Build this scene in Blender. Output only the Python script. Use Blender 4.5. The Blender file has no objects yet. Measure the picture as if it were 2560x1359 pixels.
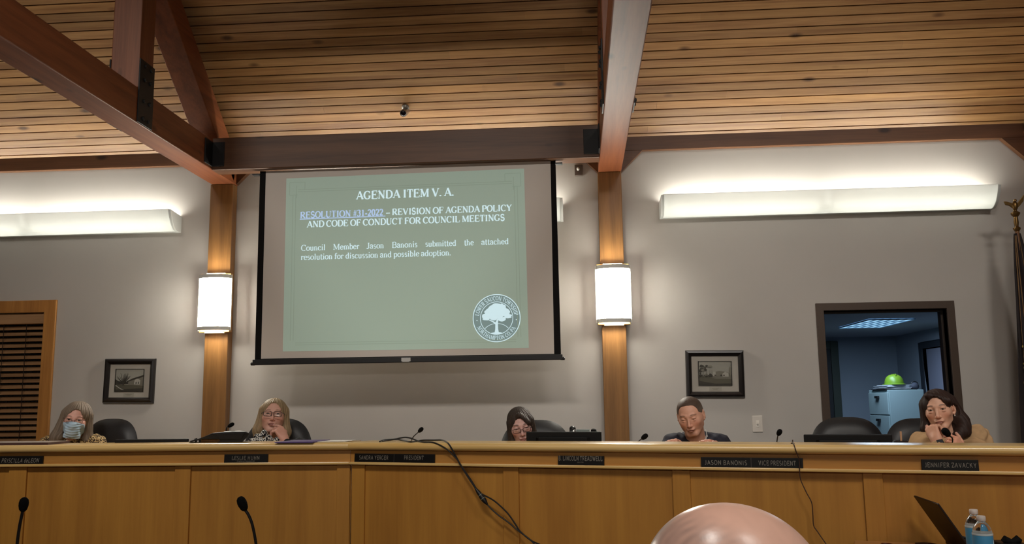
import bpy, bmesh, math, random
import numpy as np
from mathutils import Vector, Matrix
random.seed(7); rng = np.random.default_rng(7)
PI = math.pi
SC = bpy.context.scene
COL = SC.collection

# ------------------------------------------------------------------ camera
CAM = np.array([0.0, 0.0, 1.5])
FPX = 2187.2
PITCH, YAW, ROLL = math.radians(8.4315), math.radians(4.2211), math.radians(-0.7446)
_F = np.array([-math.sin(YAW)*math.cos(PITCH), math.cos(YAW)*math.cos(PITCH), math.sin(PITCH)])
_r = np.array([math.cos(YAW), math.sin(YAW), 0.0]); _u = np.cross(_r, _F)
_R = math.cos(ROLL)*_r + math.sin(ROLL)*_u
_U = math.cos(ROLL)*_u - math.sin(ROLL)*_r
cd = bpy.data.cameras.new('camera'); cam = bpy.data.objects.new('camera', cd); COL.objects.link(cam)
cd.sensor_fit = 'HORIZONTAL'; cd.sensor_width = 36.0; cd.lens = 36.0*FPX/2560.0
cd.clip_start = 0.05; cd.clip_end = 60
cam.matrix_world = Matrix([[_R[i], _U[i], -_F[i], CAM[i]] for i in range(3)] + [[0, 0, 0, 1]])
SC.camera = cam

# survey of the room: bearings measured on the photograph turned into metres
def ray(x, y): return _F + _R*(x-1280.0)/FPX - _U*(y-679.5)/FPX
def U(x, y, w): return CAM + ray(x, y)*w
def atY(x, y, Y): d = ray(x, y); return CAM + d*(Y/d[1])
def atX(x, y, X): d = ray(x, y); return CAM + d*(X/d[0])
def atZ(x, y, Z): d = ray(x, y); return CAM + d*((Z-1.5)/d[2])

# ------------------------------------------------------------------ world, exposure, room lights
w = bpy.data.worlds.new('world'); SC.world = w; w.use_nodes = True
w.node_tree.nodes['Background'].inputs[0].default_value = (0.02, 0.025, 0.035, 1)
w.node_tree.nodes['Background'].inputs[1].default_value = 0.3
SC.view_settings.view_transform = 'Standard'; SC.view_settings.look = 'None'
SC.view_settings.gamma = 1.0; SC.view_settings.exposure = 0.0
SC.view_settings.use_curve_mapping = False
SC.cycles.use_denoising = True
SC.cycles.max_bounces = 8; SC.cycles.diffuse_bounces = 4; SC.cycles.transparent_max_bounces = 12
SC.cycles.sample_clamp_indirect = 4.0

def area_light(name, loc, target, sx, sy, power, color, spread=180):
    l = bpy.data.lights.new(name, 'AREA'); l.shape = 'RECTANGLE'; l.size = sx; l.size_y = sy
    l.energy = power; l.color = color; l.spread = math.radians(spread)
    o = bpy.data.objects.new(name, l); COL.objects.link(o); o.location = loc
    d = Vector(target) - Vector(loc); o.rotation_euler = d.to_track_quat('-Z', 'Y').to_euler()
    return o
# fluorescent fittings of the same kind on the rear wall, behind the viewer, and ceiling lights over the public seats
area_light('fluorescent_light_rear', (-2.6, -3.0, 3.0), (-1.2, 4.0, 0.6), 2.4, 0.25, 6, (1.0, 0.95, 0.88), 75)
area_light('fluorescent_light_rear', (1.4, -3.0, 3.0), (0.6, 4.0, 0.6), 2.4, 0.25, 6, (1.0, 0.95, 0.88), 75)
for x_ in (-3.6, -1.1, 1.4, 3.4):
    area_light('ceiling_light', (x_, 0.9, 5.1), (x_*0.92, 6.0, 1.15), 0.9, 0.3, 11.5, (1.0, 0.94, 0.86), 66)
for x_ in (-0.1, 2.0):
    area_light('ceiling_light', (x_, 0.1, 4.3), (x_*0.7, 0.7, 0.5), 0.25, 1.0, 12, (1.0, 0.95, 0.88), 100)

# ------------------------------------------------------------------ helpers
def lin(c):
    return tuple(((v/255.0)/12.92 if v/255.0 <= 0.04045 else ((v/255.0+0.055)/1.055)**2.4) for v in c)
def rgba(c): return (*lin(c), 1.0)

def mat(name, c, rough=0.5, metal=0.0, spec=0.5, emit=None, estr=0.0, trans=0.0, ior=1.45, noise=0.0, nscale=8.0, bump=0.0, coat=0.0):
    m = bpy.data.materials.new(name); m.use_nodes = True
    nt = m.node_tree; b = nt.nodes['Principled BSDF']
    b.inputs['Base Color'].default_value = rgba(c); b.inputs['Roughness'].default_value = rough
    b.inputs['Metallic'].default_value = metal; b.inputs['Specular IOR Level'].default_value = spec
    b.inputs['Transmission Weight'].default_value = trans; b.inputs['IOR'].default_value = ior
    b.inputs['Coat Weight'].default_value = coat
    if emit is not None:
        b.inputs['Emission Color'].default_value = rgba(emit); b.inputs['Emission Strength'].default_value = estr
    if noise > 0 or bump > 0:
        tc = nt.nodes.new('ShaderNodeTexCoord'); n = nt.nodes.new('ShaderNodeTexNoise')
        n.inputs['Scale'].default_value = nscale; n.inputs['Detail'].default_value = 4
        nt.links.new(tc.outputs['Object'], n.inputs['Vector'])
        if noise > 0:
            r = nt.nodes.new('ShaderNodeValToRGB'); L = lin(c)
            r.color_ramp.elements[0].position = 0.3; r.color_ramp.elements[1].position = 0.7
            r.color_ramp.elements[0].color = (*[v*(1-noise) for v in L], 1); r.color_ramp.elements[1].color = (*[min(1, v*(1+noise)) for v in L], 1)
            nt.links.new(n.outputs['Fac'], r.inputs['Fac']); nt.links.new(r.outputs['Color'], b.inputs['Base Color'])
        if bump > 0:
            bp = nt.nodes.new('ShaderNodeBump'); bp.inputs['Strength'].default_value = bump; bp.inputs['Distance'].default_value = 0.01
            nt.links.new(n.outputs['Fac'], bp.inputs['Height']); nt.links.new(bp.outputs['Normal'], b.inputs['Normal'])
    return m

def wood(name, c1, c2, axis='X', along=1.2, across=16.0, rough=0.4, spec=0.4, tone=False, knots=False, rotz=0.0, coat=0.0):
    m = bpy.data.materials.new(name); m.use_nodes = True
    nt = m.node_tree; N = nt.nodes; Lk = nt.links; b = N['Principled BSDF']
    tc = N.new('ShaderNodeTexCoord'); mp = N.new('ShaderNodeMapping'); mp.vector_type = 'TEXTURE'
    mp.inputs['Rotation'].default_value = (0, 0, rotz)
    Lk.new(tc.outputs['Object'], mp.inputs['Vector'])
    vm = N.new('ShaderNodeVectorMath'); vm.operation = 'MULTIPLY'
    s = [across]*3; s['XYZ'.index(axis)] = along; vm.inputs[1].default_value = s
    Lk.new(mp.outputs['Vector'], vm.inputs[0])
    n1 = N.new('ShaderNodeTexNoise'); n1.inputs['Scale'].default_value = 1.0; n1.inputs['Detail'].default_value = 6; n1.inputs['Distortion'].default_value = 0.6
    Lk.new(vm.outputs[0], n1.inputs['Vector'])
    n2 = N.new('ShaderNodeTexNoise'); n2.inputs['Scale'].default_value = 7.0; n2.inputs['Detail'].default_value = 3
    Lk.new(vm.outputs[0], n2.inputs['Vector'])
    ad = N.new('ShaderNodeMath'); ad.operation = 'MULTIPLY_ADD'; ad.inputs[1].default_value = 0.35; 
    Lk.new(n2.outputs['Fac'], ad.inputs[0]); Lk.new(n1.outputs['Fac'], ad.inputs[2])
    rp = N.new('ShaderNodeValToRGB'); rp.color_ramp.elements[0].position = 0.42; rp.color_ramp.elements[1].position = 0.92
    rp.color_ramp.elements[0].color = rgba(c1); rp.color_ramp.elements[1].color = rgba(c2)
    Lk.new(ad.outputs[0], rp.inputs['Fac'])
    out = rp.outputs['Color']
    if tone:
        at = N.new('ShaderNodeAttribute'); at.attribute_name = 'tone'
        mx = N.new('ShaderNodeMix'); mx.data_type = 'RGBA'; mx.blend_type = 'MULTIPLY'; mx.inputs[0].default_value = 1.0
        Lk.new(out, mx.inputs[6]); Lk.new(at.outputs['Color'], mx.inputs[7]); out = mx.outputs[2]
    if knots:
        v = N.new('ShaderNodeTexVoronoi'); v.inputs['Scale'].default_value = 1.0
        vm2 = N.new('ShaderNodeVectorMath'); vm2.operation = 'MULTIPLY'
        s2 = [5.0]*3; s2['XYZ'.index(axis)] = 2.2; vm2.inputs[1].default_value = s2
        Lk.new(mp.outputs['Vector'], vm2.inputs[0]); Lk.new(vm2.outputs[0], v.inputs['Vector'])
        r2 = N.new('ShaderNodeValToRGB'); r2.color_ramp.elements[0].position = 0.05; r2.color_ramp.elements[1].position = 0.13
        r2.color_ramp.elements[0].color = (0.25, 0.2, 0.17, 1); r2.color_ramp.elements[1].color = (1, 1, 1, 1)
        Lk.new(v.outputs['Distance'], r2.inputs['Fac'])
        mx = N.new('ShaderNodeMix'); mx.data_type = 'RGBA'; mx.blend_type = 'MULTIPLY'; mx.inputs[0].default_value = 1.0
        Lk.new(out, mx.inputs[6]); Lk.new(r2.outputs['Color'], mx.inputs[7]); out = mx.outputs[2]
    Lk.new(out, b.inputs['Base Color'])
    b.inputs['Roughness'].default_value = rough; b.inputs['Specular IOR Level'].default_value = spec; b.inputs['Coat Weight'].default_value = coat
    b.inputs['Coat Roughness'].default_value = 0.15
    bp = N.new('ShaderNodeBump'); bp.inputs['Strength'].default_value = 0.08; bp.inputs['Distance'].default_value = 0.004
    Lk.new(ad.outputs[0], bp.inputs['Height']); Lk.new(bp.outputs['Normal'], b.inputs['Normal'])
    return m

def vcol_mat(name, rough=0.5, spec=0.4, bump=0.0, nscale=200, sss=0.0):
    m = bpy.data.materials.new(name); m.use_nodes = True
    nt = m.node_tree; b = nt.nodes['Principled BSDF']
    at = nt.nodes.new('ShaderNodeAttribute'); at.attribute_name = 'Col'
    nt.links.new(at.outputs['Color'], b.inputs['Base Color'])
    b.inputs['Roughness'].default_value = rough; b.inputs['Specular IOR Level'].default_value = spec
    if bump > 0:
        tc = nt.nodes.new('ShaderNodeTexCoord'); n = nt.nodes.new('ShaderNodeTexNoise'); n.inputs['Scale'].default_value = nscale
        nt.links.new(tc.outputs['Object'], n.inputs['Vector'])
        bp = nt.nodes.new('ShaderNodeBump'); bp.inputs['Strength'].default_value = bump; bp.inputs['Distance'].default_value = 0.003
        nt.links.new(n.outputs['Fac'], bp.inputs['Height']); nt.links.new(bp.outputs['Normal'], b.inputs['Normal'])
    return m

class MB:
    """collects shapes and links them as ONE mesh object"""
    def __init__(s): s.v = []; s.f = []; s.mi = []; s.cur = 0
    def add(s, vs, fs):
        b = len(s.v); s.v += [tuple(float(c) for c in p) for p in vs]
        s.f += [tuple(b+i for i in f) for f in fs]; s.mi += [s.cur]*len(fs); return s
    def hexa(s, p): return s.add(p, [(0, 3, 2, 1), (4, 5, 6, 7), (0, 1, 5, 4), (1, 2, 6, 5), (2, 3, 7, 6), (3, 0, 4, 7)])
    def box(s, x0, x1, y0, y1, z0, z1):
        return s.hexa([(x0, y0, z0), (x1, y0, z0), (x1, y1, z0), (x0, y1, z0), (x0, y0, z1), (x1, y0, z1), (x1, y1, z1), (x0, y1, z1)])
    def obox(s, c, ax, ay, az):
        c, ax, ay, az = map(np.array, (c, ax, ay, az))
        return s.hexa([c+ax*i+ay*j+az*k for k in (-1, 1) for i, j in ((-1, -1), (1, -1), (1, 1), (-1, 1))])
    def prism(s, poly, f0, f1):
        """poly: 2D outline; f0,f1 map an outline point to its two end positions"""
        n = len(poly); a = [f0(*p) for p in poly]; b = [f1(*p) for p in poly]
        return s.add(a+b, [tuple(range(n-1, -1, -1)), tuple(range(n, 2*n))] + [(i, (i+1) % n, n+(i+1) % n, n+i) for i in range(n)])
    def tube(s, pts, r, n=10, caps=True):
        pts = [np.array(p, float) for p in pts]; m = len(pts)
        rr = r if isinstance(r, (list, tuple)) else [r]*m
        T = [pts[min(i+1, m-1)]-pts[max(i-1, 0)] for i in range(m)]; T = [t/(np.linalg.norm(t)+1e-12) for t in T]
        a = np.cross(T[0], [0, 0, 1.0])
        if np.linalg.norm(a) < 1e-3: a = np.cross(T[0], [1.0, 0, 0])
        a /= np.linalg.norm(a); vs = []
        for i in range(m):
            a = a - T[i]*(a@T[i]); a /= np.linalg.norm(a); b = np.cross(T[i], a)
            vs += [pts[i]+rr[i]*(math.cos(2*PI*k/n)*a+math.sin(2*PI*k/n)*b) for k in range(n)]
        fs = [(i*n+k, i*n+(k+1) % n, (i+1)*n+(k+1) % n, (i+1)*n+k) for i in range(m-1) for k in range(n)]
        if caps: fs += [tuple(range(n-1, -1, -1)), tuple((m-1)*n+k for k in range(n))]
        return s.add(vs, fs)
    def lathe(s, prof, c, n=24, ax=None):
        """prof: (radius, height) list about axis ax through c"""
        c = np.array(c, float); ax = np.array(ax if ax is not None else (0, 0, 1), float); ax /= np.linalg.norm(ax)
        a = np.cross(ax, [0, 1.0, 0]) if abs(ax[1]) < 0.9 else np.cross(ax, [1.0, 0, 0]); a /= np.linalg.norm(a); b = np.cross(ax, a)
        vs = []; m = len(prof)
        for r, h in prof: vs += [c+ax*h+max(r, 1e-5)*(math.cos(2*PI*k/n)*a+math.sin(2*PI*k/n)*b) for k in range(n)]
        fs = [(i*n+k, i*n+(k+1) % n, (i+1)*n+(k+1) % n, (i+1)*n+k) for i in range(m-1) for k in range(n)]
        fs += [tuple(range(n-1, -1, -1)), tuple((m-1)*n+k for k in range(n))]
        return s.add(vs, fs)
    def ell(s, c, r, R=None, nu=20, nv=12):
        c = np.array(c, float); vs = []; R = np.eye(3) if R is None else np.array(R)
        for i in range(nv+1):
            t = PI*i/nv
            vs += [c+R@(np.array(r)*[math.sin(t)*math.cos(2*PI*k/nu), math.sin(t)*math.sin(2*PI*k/nu), math.cos(t)]) for k in range(nu)]
        return s.add(vs, [(i*nu+k, (i+1)*nu+k, (i+1)*nu+(k+1) % nu, i*nu+(k+1) % nu) for i in range(nv) for k in range(nu)])
    def build(s, name, m, parent=None, smooth=False, bevel=0.0, seg=2, kind=None):
        off = np.array(parent['_o']) if parent is not None and '_o' in parent else np.zeros(3)
        me = bpy.data.meshes.new(name)
        me.from_pydata([tuple(np.array(p)-off) for p in s.v], [], s.f)
        for mm in (m if isinstance(m, (list, tuple)) else [m]): me.materials.append(mm)
        me.polygons.foreach_set('material_index', s.mi)
        bm = bmesh.new(); bm.from_mesh(me); bmesh.ops.remove_doubles(bm, verts=bm.verts, dist=1e-6)
        bmesh.ops.recalc_face_normals(bm, faces=bm.faces); bm.to_mesh(me); bm.free()
        if smooth:
            me.polygons.foreach_set('use_smooth', [True]*len(me.polygons))
            try: me.set_sharp_from_angle(angle=math.radians(40))
            except Exception: pass
        o = bpy.data.objects.new(name, me); COL.objects.link(o)
        if parent is not None: o.parent = parent; o['_o'] = list(off)
        if bevel > 0:
            md = o.modifiers.new('bevel', 'BEVEL'); md.width = bevel; md.segments = seg; md.limit_method = 'ANGLE'; md.angle_limit = math.radians(40)
        if kind: o['kind'] = kind
        return o

def tag(o, label, cat, group=None):
    o['label'] = label; o['category'] = cat
    if group: o['group'] = group
    return o
def thing(name, label, cat, loc=(0, 0, 0), group=None):
    o = bpy.data.objects.new(name, None); COL.objects.link(o); o.location = [float(c) for c in loc]; o['_o'] = [float(c) for c in loc]
    o.empty_display_size = 0.05
    return tag(o, label, cat, group)
def dup(root, loc, label, group=None, rotz=0.0):
    """copy of a thing with copies of its parts and sub-parts"""
    r = root.copy(); COL.objects.link(r); r.location = [float(c) for c in loc]; r.rotation_euler = (0, 0, rotz)
    r['_o'] = [float(c) for c in loc]; r['label'] = label
    if group: r['group'] = group
    for ch in list(root.children):
        c = ch.copy(); COL.objects.link(c); c.parent = r
        for g in list(ch.children):
            d = g.copy(); COL.objects.link(d); d.parent = c
    return r
def lerp(a, b, t): return np.array(a)*(1-t)+np.array(b)*t
def catmull(P, n=8):
    P = [np.array(p, float) for p in P]; Q = [2*P[0]-P[1]]+P+[2*P[-1]-P[-2]]; out = []
    for i in range(1, len(Q)-2):
        for k in range(n):
            t = k/n; a, b, c, d = Q[i-1:i+3]
            out.append(0.5*((2*b)+(c-a)*t+(2*a-5*b+4*c-d)*t*t+(3*b-a-3*c+d)*t**3))
    return out+[P[-1]]

# ------------------------------------------------------------------ materials
M = {}
M['wall'] = mat('wall_paint', (186, 181, 175), 0.85, spec=0.2, noise=0.02, nscale=3)
M['plank'] = wood('ceiling_plank_wood', (124, 84, 50), (176, 134, 86), 'X', 0.8, 22, rough=0.42, spec=0.4, tone=True, knots=True)
M['groove'] = mat('groove_dark', (34, 19, 10), 0.9)
M['timberX'] = wood('timber_beam_wood', (74, 46, 29), (110, 74, 48), 'X', 0.7, 14, rough=0.45, knots=True)
M['timberY'] = wood('timber_tie_wood', (108, 58, 32), (150, 86, 50), 'Y', 0.7, 14, rough=0.52, spec=0.28, knots=True)
M['timberZ'] = wood('timber_king_wood', (104, 58, 36), (150, 92, 60), 'Z', 0.7, 14, rough=0.45, knots=True)
M['post'] = wood('post_wood', (106, 72, 36), (144, 102, 56), 'Z', 0.8, 14, rough=0.42)
M['steel'] = mat('black_steel', (24, 23, 24), 0.55, metal=0.2)
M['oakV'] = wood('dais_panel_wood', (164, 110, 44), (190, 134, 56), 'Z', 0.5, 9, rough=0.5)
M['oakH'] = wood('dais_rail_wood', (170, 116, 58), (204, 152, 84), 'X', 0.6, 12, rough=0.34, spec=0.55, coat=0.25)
M['trimw'] = wood('window_trim_wood', (150, 98, 46), (190, 134, 68), 'Z', 0.8, 14, rough=0.45)
M['black'] = mat('black_plastic', (22, 21, 22), 0.45)
M['monitor'] = mat('monitor_black', (11, 10, 10), 0.6, spec=0.3)
M['blackm'] = mat('black_matte', (18, 17, 17), 0.8, spec=0.2)
M['leather'] = mat('black_leather', (24, 23, 25), 0.45, noise=0.1, nscale=120, bump=0.06)
M['white'] = mat('white_plastic', (225, 222, 215), 0.4)
M['chrome'] = mat('brushed_metal', (190, 188, 182), 0.28, metal=0.9)
M['brass'] = mat('brass', (165, 125, 60), 0.3, metal=0.9)
M['carpet'] = mat('carpet', (92, 84, 80), 0.95, spec=0.1, noise=0.2, nscale=90)
# ================================================================== THE ROOM
WY = 6.5                      # face of the back wall
XL, XR_, YB = -6.6, 5.4, -3.4  # side walls and rear wall
EAVE_Y, EAVE_Z, SLOPE = 6.38, 3.53, 0.773
RIDGE_Y = 1.5; RIDGE_Z = EAVE_Z + SLOPE*(EAVE_Y-RIDGE_Y)
def struct(mb, name, m, **k):
    o = mb.build(name, m, **k); o['kind'] = 'structure'; return o

b = MB(); b.box(XL, XR_, YB, WY+0.2, -0.1, 0); struct(b, 'floor', M['carpet'])
# back wall with its doorway and window openings
DX0, DX1, DZ = 1.79, 2.655, 2.125
WX0, WX1, WZ0, WZ1 = -5.75, -4.13, 0.9, 2.235
b = MB()
b.box(XL, WX0, WY, WY+0.14, 0, 3.62); b.box(WX1, DX0, WY, WY+0.14, 0, 3.62); b.box(DX1, XR_, WY, WY+0.14, 0, 3.62)
b.box(WX0, WX1, WY, WY+0.14, 0, WZ0); b.box(WX0, WX1, WY, WY+0.14, WZ1, 3.62); b.box(DX0, DX1, WY, WY+0.14, DZ, 3.62)
struct(b, 'wall_back', M['wall'])
gab = [(YB, 0), (WY+0.14, 0), (WY+0.14, 3.5), (RIDGE_Y, RIDGE_Z+0.1), (YB, EAVE_Z)]
b = MB(); b.prism(gab, lambda y, z: (XL-0.12, y, z), lambda y, z: (XL, y, z)); struct(b, 'wall_left', M['wall'])
b = MB(); b.prism(gab, lambda y, z: (XR_, y, z), lambda y, z: (XR_+0.12, y, z)); struct(b, 'wall_right', M['wall'])
b = MB(); b.box(XL, XR_, YB-0.12, YB, 0, EAVE_Z+0.3); struct(b, 'wall_front', M['wall'])

# plank ceiling: boards laid along the room on a slope that rises towards the ridge
sl = math.hypot(1, SLOPE); dy, dz = -1/sl, SLOPE/sl         # up the slope
nrm = np.array([0, -SLOPE/sl, -1/sl])                       # faces the room
b = MB(); tones = []
BW, GAP = 0.0692, 0.0085
y0, z0 = EAVE_Y+0.16, EAVE_Z-0.16*SLOPE
nb = int(math.hypot(y0-RIDGE_Y, RIDGE_Z-z0)/BW)+1
for i in range(nb):
    s0, s1 = i*BW, i*BW+BW-GAP
    x = XL-rng.uniform(0, 2.0)
    rowt = rng.uniform(0.74, 1.14)
    while x < XR_:
        x2 = min(x+rng.uniform(2.4, 4.8), XR_)
        xa = max(x, XL)
        if x2 > XL+0.05:
            P = []
            for o in (0.0, -0.018):
                for (xx, ss) in ((xa, s0), (x2-0.0006, s0), (x2-0.0006, s1), (xa, s1)):
                    q = np.array([xx, y0+dy*ss, z0+dz*ss]) + nrm*o
                    P.append(q)
            b.hexa(P)
            t = rowt*rng.uniform(0.88, 1.08); h = rng.uniform(-0.05, 0.05)
            tones += [(t*(1+h*0.3), t, t*(1-h))]*6
        x = x2
b.cur = 1
q = lambda xx, ss, o: np.array([xx, y0+dy*ss, z0+dz*ss])+nrm*o
b.hexa([q(XL, -0.1, -0.016), q(XR_, -0.1, -0.016), q(XR_, nb*BW, -0.016), q(XL, nb*BW, -0.016), q(XL, -0.1, -0.08), q(XR_, -0.1, -0.08), q(XR_, nb*BW, -0.08), q(XL, nb*BW, -0.08)])
tones += [(1, 1, 1)]*6
o = struct(b, 'ceiling', [M['plank'], M['groove']])
ca = o.data.color_attributes.new('tone', 'FLOAT_COLOR', 'CORNER')
buf = np.repeat(np.array([(*t, 1.0) for t in tones], np.float32), 4, axis=0)
ca.data.foreach_set('color', buf.ravel())
# the other slope of the roof, behind the viewer
b = MB()
b.hexa([(XL, RIDGE_Y, RIDGE_Z), (XR_, RIDGE_Y, RIDGE_Z), (XR_, YB, EAVE_Z), (XL, YB, EAVE_Z), (XL, RIDGE_Y, RIDGE_Z+0.08), (XR_, RIDGE_Y, RIDGE_Z+0.08), (XR_, YB, EAVE_Z+0.08), (XL, YB, EAVE_Z+0.08)])
mm = wood('ceiling_rear_wood', (150, 96, 52), (200, 148, 90), 'X', 0.8, 16)
struct(b, 'ceiling_rear', mm)

# ---------------- window with blind
wn = thing('window_1', 'wood framed window with brown slatted blind at the left edge', 'window', (WX1, WY, WZ1)); wn['kind'] = 'structure'
b = MB()
tw = 0.095
def casing(b, x0, x1, z0, z1, t, y0, y1):
    b.prism([(x0-t, z0-t), (x0, z0), (x0, z1), (x0-t, z1+t)], lambda x, z: (x, y0, z), lambda x, z: (x, y1, z))
    b.prism([(x1, z0), (x1+t, z0-t), (x1+t, z1+t), (x1, z1)], lambda x, z: (x, y0, z), lambda x, z: (x, y1, z))
    b.prism([(x0-t, z1+t), (x0, z1), (x1, z1), (x1+t, z1+t)], lambda x, z: (x, y0, z), lambda x, z: (x, y1, z))
    b.prism([(x0-t, z0-t), (x1+t, z0-t), (x1, z0), (x0, z0)], lambda x, z: (x, y0, z), lambda x, z: (x, y1, z))
casing(b, WX0, WX1, WZ0, WZ1, tw, WY-0.022, WY)
b.build('window_frame', M['trimw'], wn, bevel=0.004)
b = MB(); b.box(WX0, WX1, WY+0.1, WY+0.106, WZ0, WZ1)
b.build('pane', mat('night_glass', (8, 8, 10), 0.05), wn)
blm = wood('blind_wood', (140, 104, 70), (176, 136, 96), 'X', 0.8, 14, rough=0.5)
b = MB(); b.box(WX0+0.01, WX1-0.01, WY+0.005, WY+0.07, WZ1-0.085, WZ1-0.005); b.build('blind_valance', blm, wn, bevel=0.003)
b = MB(); z = WZ1-0.115
ca_, sa_ = math.cos(math.radians(36)), -math.sin(math.radians(36))
while z > WZ0+0.02:
    b.obox(((WX0+WX1)/2, WY+0.045, z), ((WX1-WX0)/2-0.012, 0, 0), (0, 0.025*ca_, -0.025*sa_), (0, 0.0016*sa_, 0.0016*ca_)); z -= 0.0455
b.build('blind_slats', blm, wn)
b = MB()
for x in (WX1-0.16, WX1-0.345, WX1-0.9, WX0+0.2):
    for yy in (0.019, 0.07): b.box(x-0.0025, x+0.0025, WY+yy, WY+yy+0.0015, WZ0+0.02, WZ1-0.08)
b.build('blind_cord', M['groove'], wn)

# ---------------- doorway to the office
dr = thing('door_1', 'dark brown metal frame of the open doorway into the office', 'door frame', (DX0, WY, 0)); dr['kind'] = 'structure'
dm = mat('bronze_frame', (74, 60, 50), 0.45, metal=0.15)
ft = 0.055
b = MB()
b.prism([(DX0-ft, 0), (DX0, 0), (DX0, DZ), (DX1, DZ), (DX1, 0), (DX1+ft, 0), (DX1+ft, DZ+ft), (DX0-ft, DZ+ft)], lambda x, z: (x, WY-0.018, z), lambda x, z: (x, WY+0.16, z))
b.build('door_frame', dm, dr, bevel=0.003)
b = MB()
b.prism([(DX0, 0), (DX0+0.016, 0), (DX0+0.016, DZ-0.016), (DX1-0.016, DZ-0.016), (DX1-0.016, 0), (DX1, 0), (DX1, DZ), (DX0, DZ)], lambda x, z: (x, WY+0.06, z), lambda x, z: (x, WY+0.1, z))
b.build('door_stop', mat('bronze_stop', (48, 38, 32), 0.5), dr)

# ---------------- the office seen through the doorway
ob = mat('office_paint', (150, 160, 172), 0.85, noise=0.02, nscale=2)
OZ, OYB = 2.45, 14.3
cr = atZ(2238, 836, OZ); ORX = float(cr[0])*OYB/float(cr[1])
OLX = 0.4
b = MB(); b.box(OLX, ORX+0.1, OYB, OYB+0.1, 0, OZ); struct(b, 'wall_office_back', ob)
dy1 = float(atX(2309, 900, ORX)[1]); dy0 = dy1-1.5; dzt = float(atX(2301, 872, ORX)[2])
b = MB()
b.box(ORX, ORX+0.1, WY+0.14, dy0, 0, OZ); b.box(ORX, ORX+0.1, dy1, OYB, 0, OZ); b.box(ORX, ORX+0.1, dy0, dy1, dzt, OZ)
struct(b, 'wall_office_right', ob)
b = MB(); b.box(OLX-0.1, OLX, WY+0.14, OYB, 0, OZ); struct(b, 'wall_office_left', ob)
b = MB(); b.box(OLX-0.1, ORX+0.1, WY+0.14, OYB+0.1, -0.1, 0); struct(b, 'floor_office', M['carpet'])
b = MB(); b.box(OLX-0.1, ORX+0.1, WY+0.14, OYB+0.1, OZ, OZ+0.08); struct(b, 'ceiling_office', mat('office_ceiling', (170, 178, 190), 0.9))
b = MB(); b.box(ORX+0.1, ORX+1.6, 9.2, 12.6, 0, OZ)
hall = mat('hall_paint', (128, 118, 96), 0.9)
b = MB(); b.box(ORX+1.2, ORX+1.3, 9.0, 13.0, 0, OZ); struct(b, 'wall_hall', hall)
d2 = thing('door_2', 'dark framed doorway on the right wall of the office', 'door frame', (ORX, dy0, 0)); d2['kind'] = 'structure'
b = MB()
for (ya, yb) in ((dy0-0.09, dy0), (dy1, dy1+0.09)): b.box(ORX-0.03, ORX+0.12, ya, yb, 0, dzt+0.09)
b.box(ORX-0.03, ORX+0.12, dy0, dy1, dzt, dzt+0.09)
b.build('door_frame', mat('office_frame', (44, 48, 56), 0.5), d2, bevel=0.004)
b = MB(); b.box(ORX+0.04, ORX+0.09, dy1-0.5, dy1-0.02, 0, dzt-0.01); b.build('door_leaf', mat('office_door_leaf', (150, 150, 168), 0.5), d2)
# door on the office's far wall, left
px0, px1 = float(atY(2062, 900, OYB)[0]), float(atY(2096, 900, OYB)[0]); pzt = float(atY(2080, 853, OYB)[2])
d3 = thing('door_3', 'dark green framed door on the far left of the office', 'door', (px0, OYB, 0)); d3['kind'] = 'structure'
b = MB()
b.box(px1-0.12, px1, OYB-0.04, OYB, 0, pzt); b.box(px0-0.9, px0-0.78, OYB-0.04, OYB, 0, pzt); b.box(px0-0.78, px1-0.12, OYB-0.04, OYB, pzt-0.12, pzt)
b.build('door_frame', mat('green_frame', (58, 66, 56), 0.5), d3, bevel=0.004)
b = MB(); b.box(px0-0.78, px1-0.12, OYB-0.015, OYB, 0, pzt-0.12); b.build('door_leaf', mat('dark_door', (34, 34, 38), 0.5), d3)

# office ceiling panel light, with its lamp
pc = [atZ(x, y, OZ-0.012) for x, y in ((2103.8, 819.6), (2207, 818), (2280, 796.7), (2165, 798))]
X0, X1 = float((pc[0][0]+pc[3][0])/2), float((pc[1][0]+pc[2][0])/2); Y0, Y1 = float(min(pc[0][1], pc[1][1])), float(max(pc[2][1], pc[3][1]))
Y0, Y1 = min(Y0, Y1), max(Y0, Y1)
pl = thing('ceiling_panel_light', 'bluish square panel light in the office ceiling through the doorway', 'ceiling light', ((X0+X1)/2, (Y0+Y1)/2, OZ))
b = MB(); b.box(X0, X1, Y0, Y1, OZ-0.012, OZ-0.008); b.build('diffuser', mat('panel_glow', (120, 180, 235), 0.5, emit=(160, 212, 245), estr=1.05), pl)
b = MB()
for i in range(7): xx = X0+(X1-X0)*i/6; b.box(xx-0.006, xx+0.006, Y0, Y1, OZ-0.02, OZ-0.006)
for i in range(5): yy = Y0+(Y1-Y0)*i/4; b.box(X0, X1, yy-0.008, yy+0.008, OZ-0.02, OZ-0.006)
b.build('grille', mat('panel_grille', (170, 195, 215), 0.5), pl)
l = bpy.data.lights.new('office_lamp', 'AREA'); l.shape = 'RECTANGLE'; l.size = X1-X0; l.size_y = Y1-Y0; l.energy = 44; l.color = (0.58, 0.78, 1.0)
lo = bpy.data.objects.new('office_lamp', l); COL.objects.link(lo); lo.location = ((X0+X1)/2, (Y0+Y1)/2, OZ-0.04)
l = bpy.data.lights.new('hall_lamp', 'AREA'); l.size = 0.4; l.energy = 6; l.color = (0.9, 0.85, 1.0)
lo = bpy.data.objects.new('hall_lamp', l); COL.objects.link(lo); lo.location = (ORX+0.6, 11.2, OZ-0.06)

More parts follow.
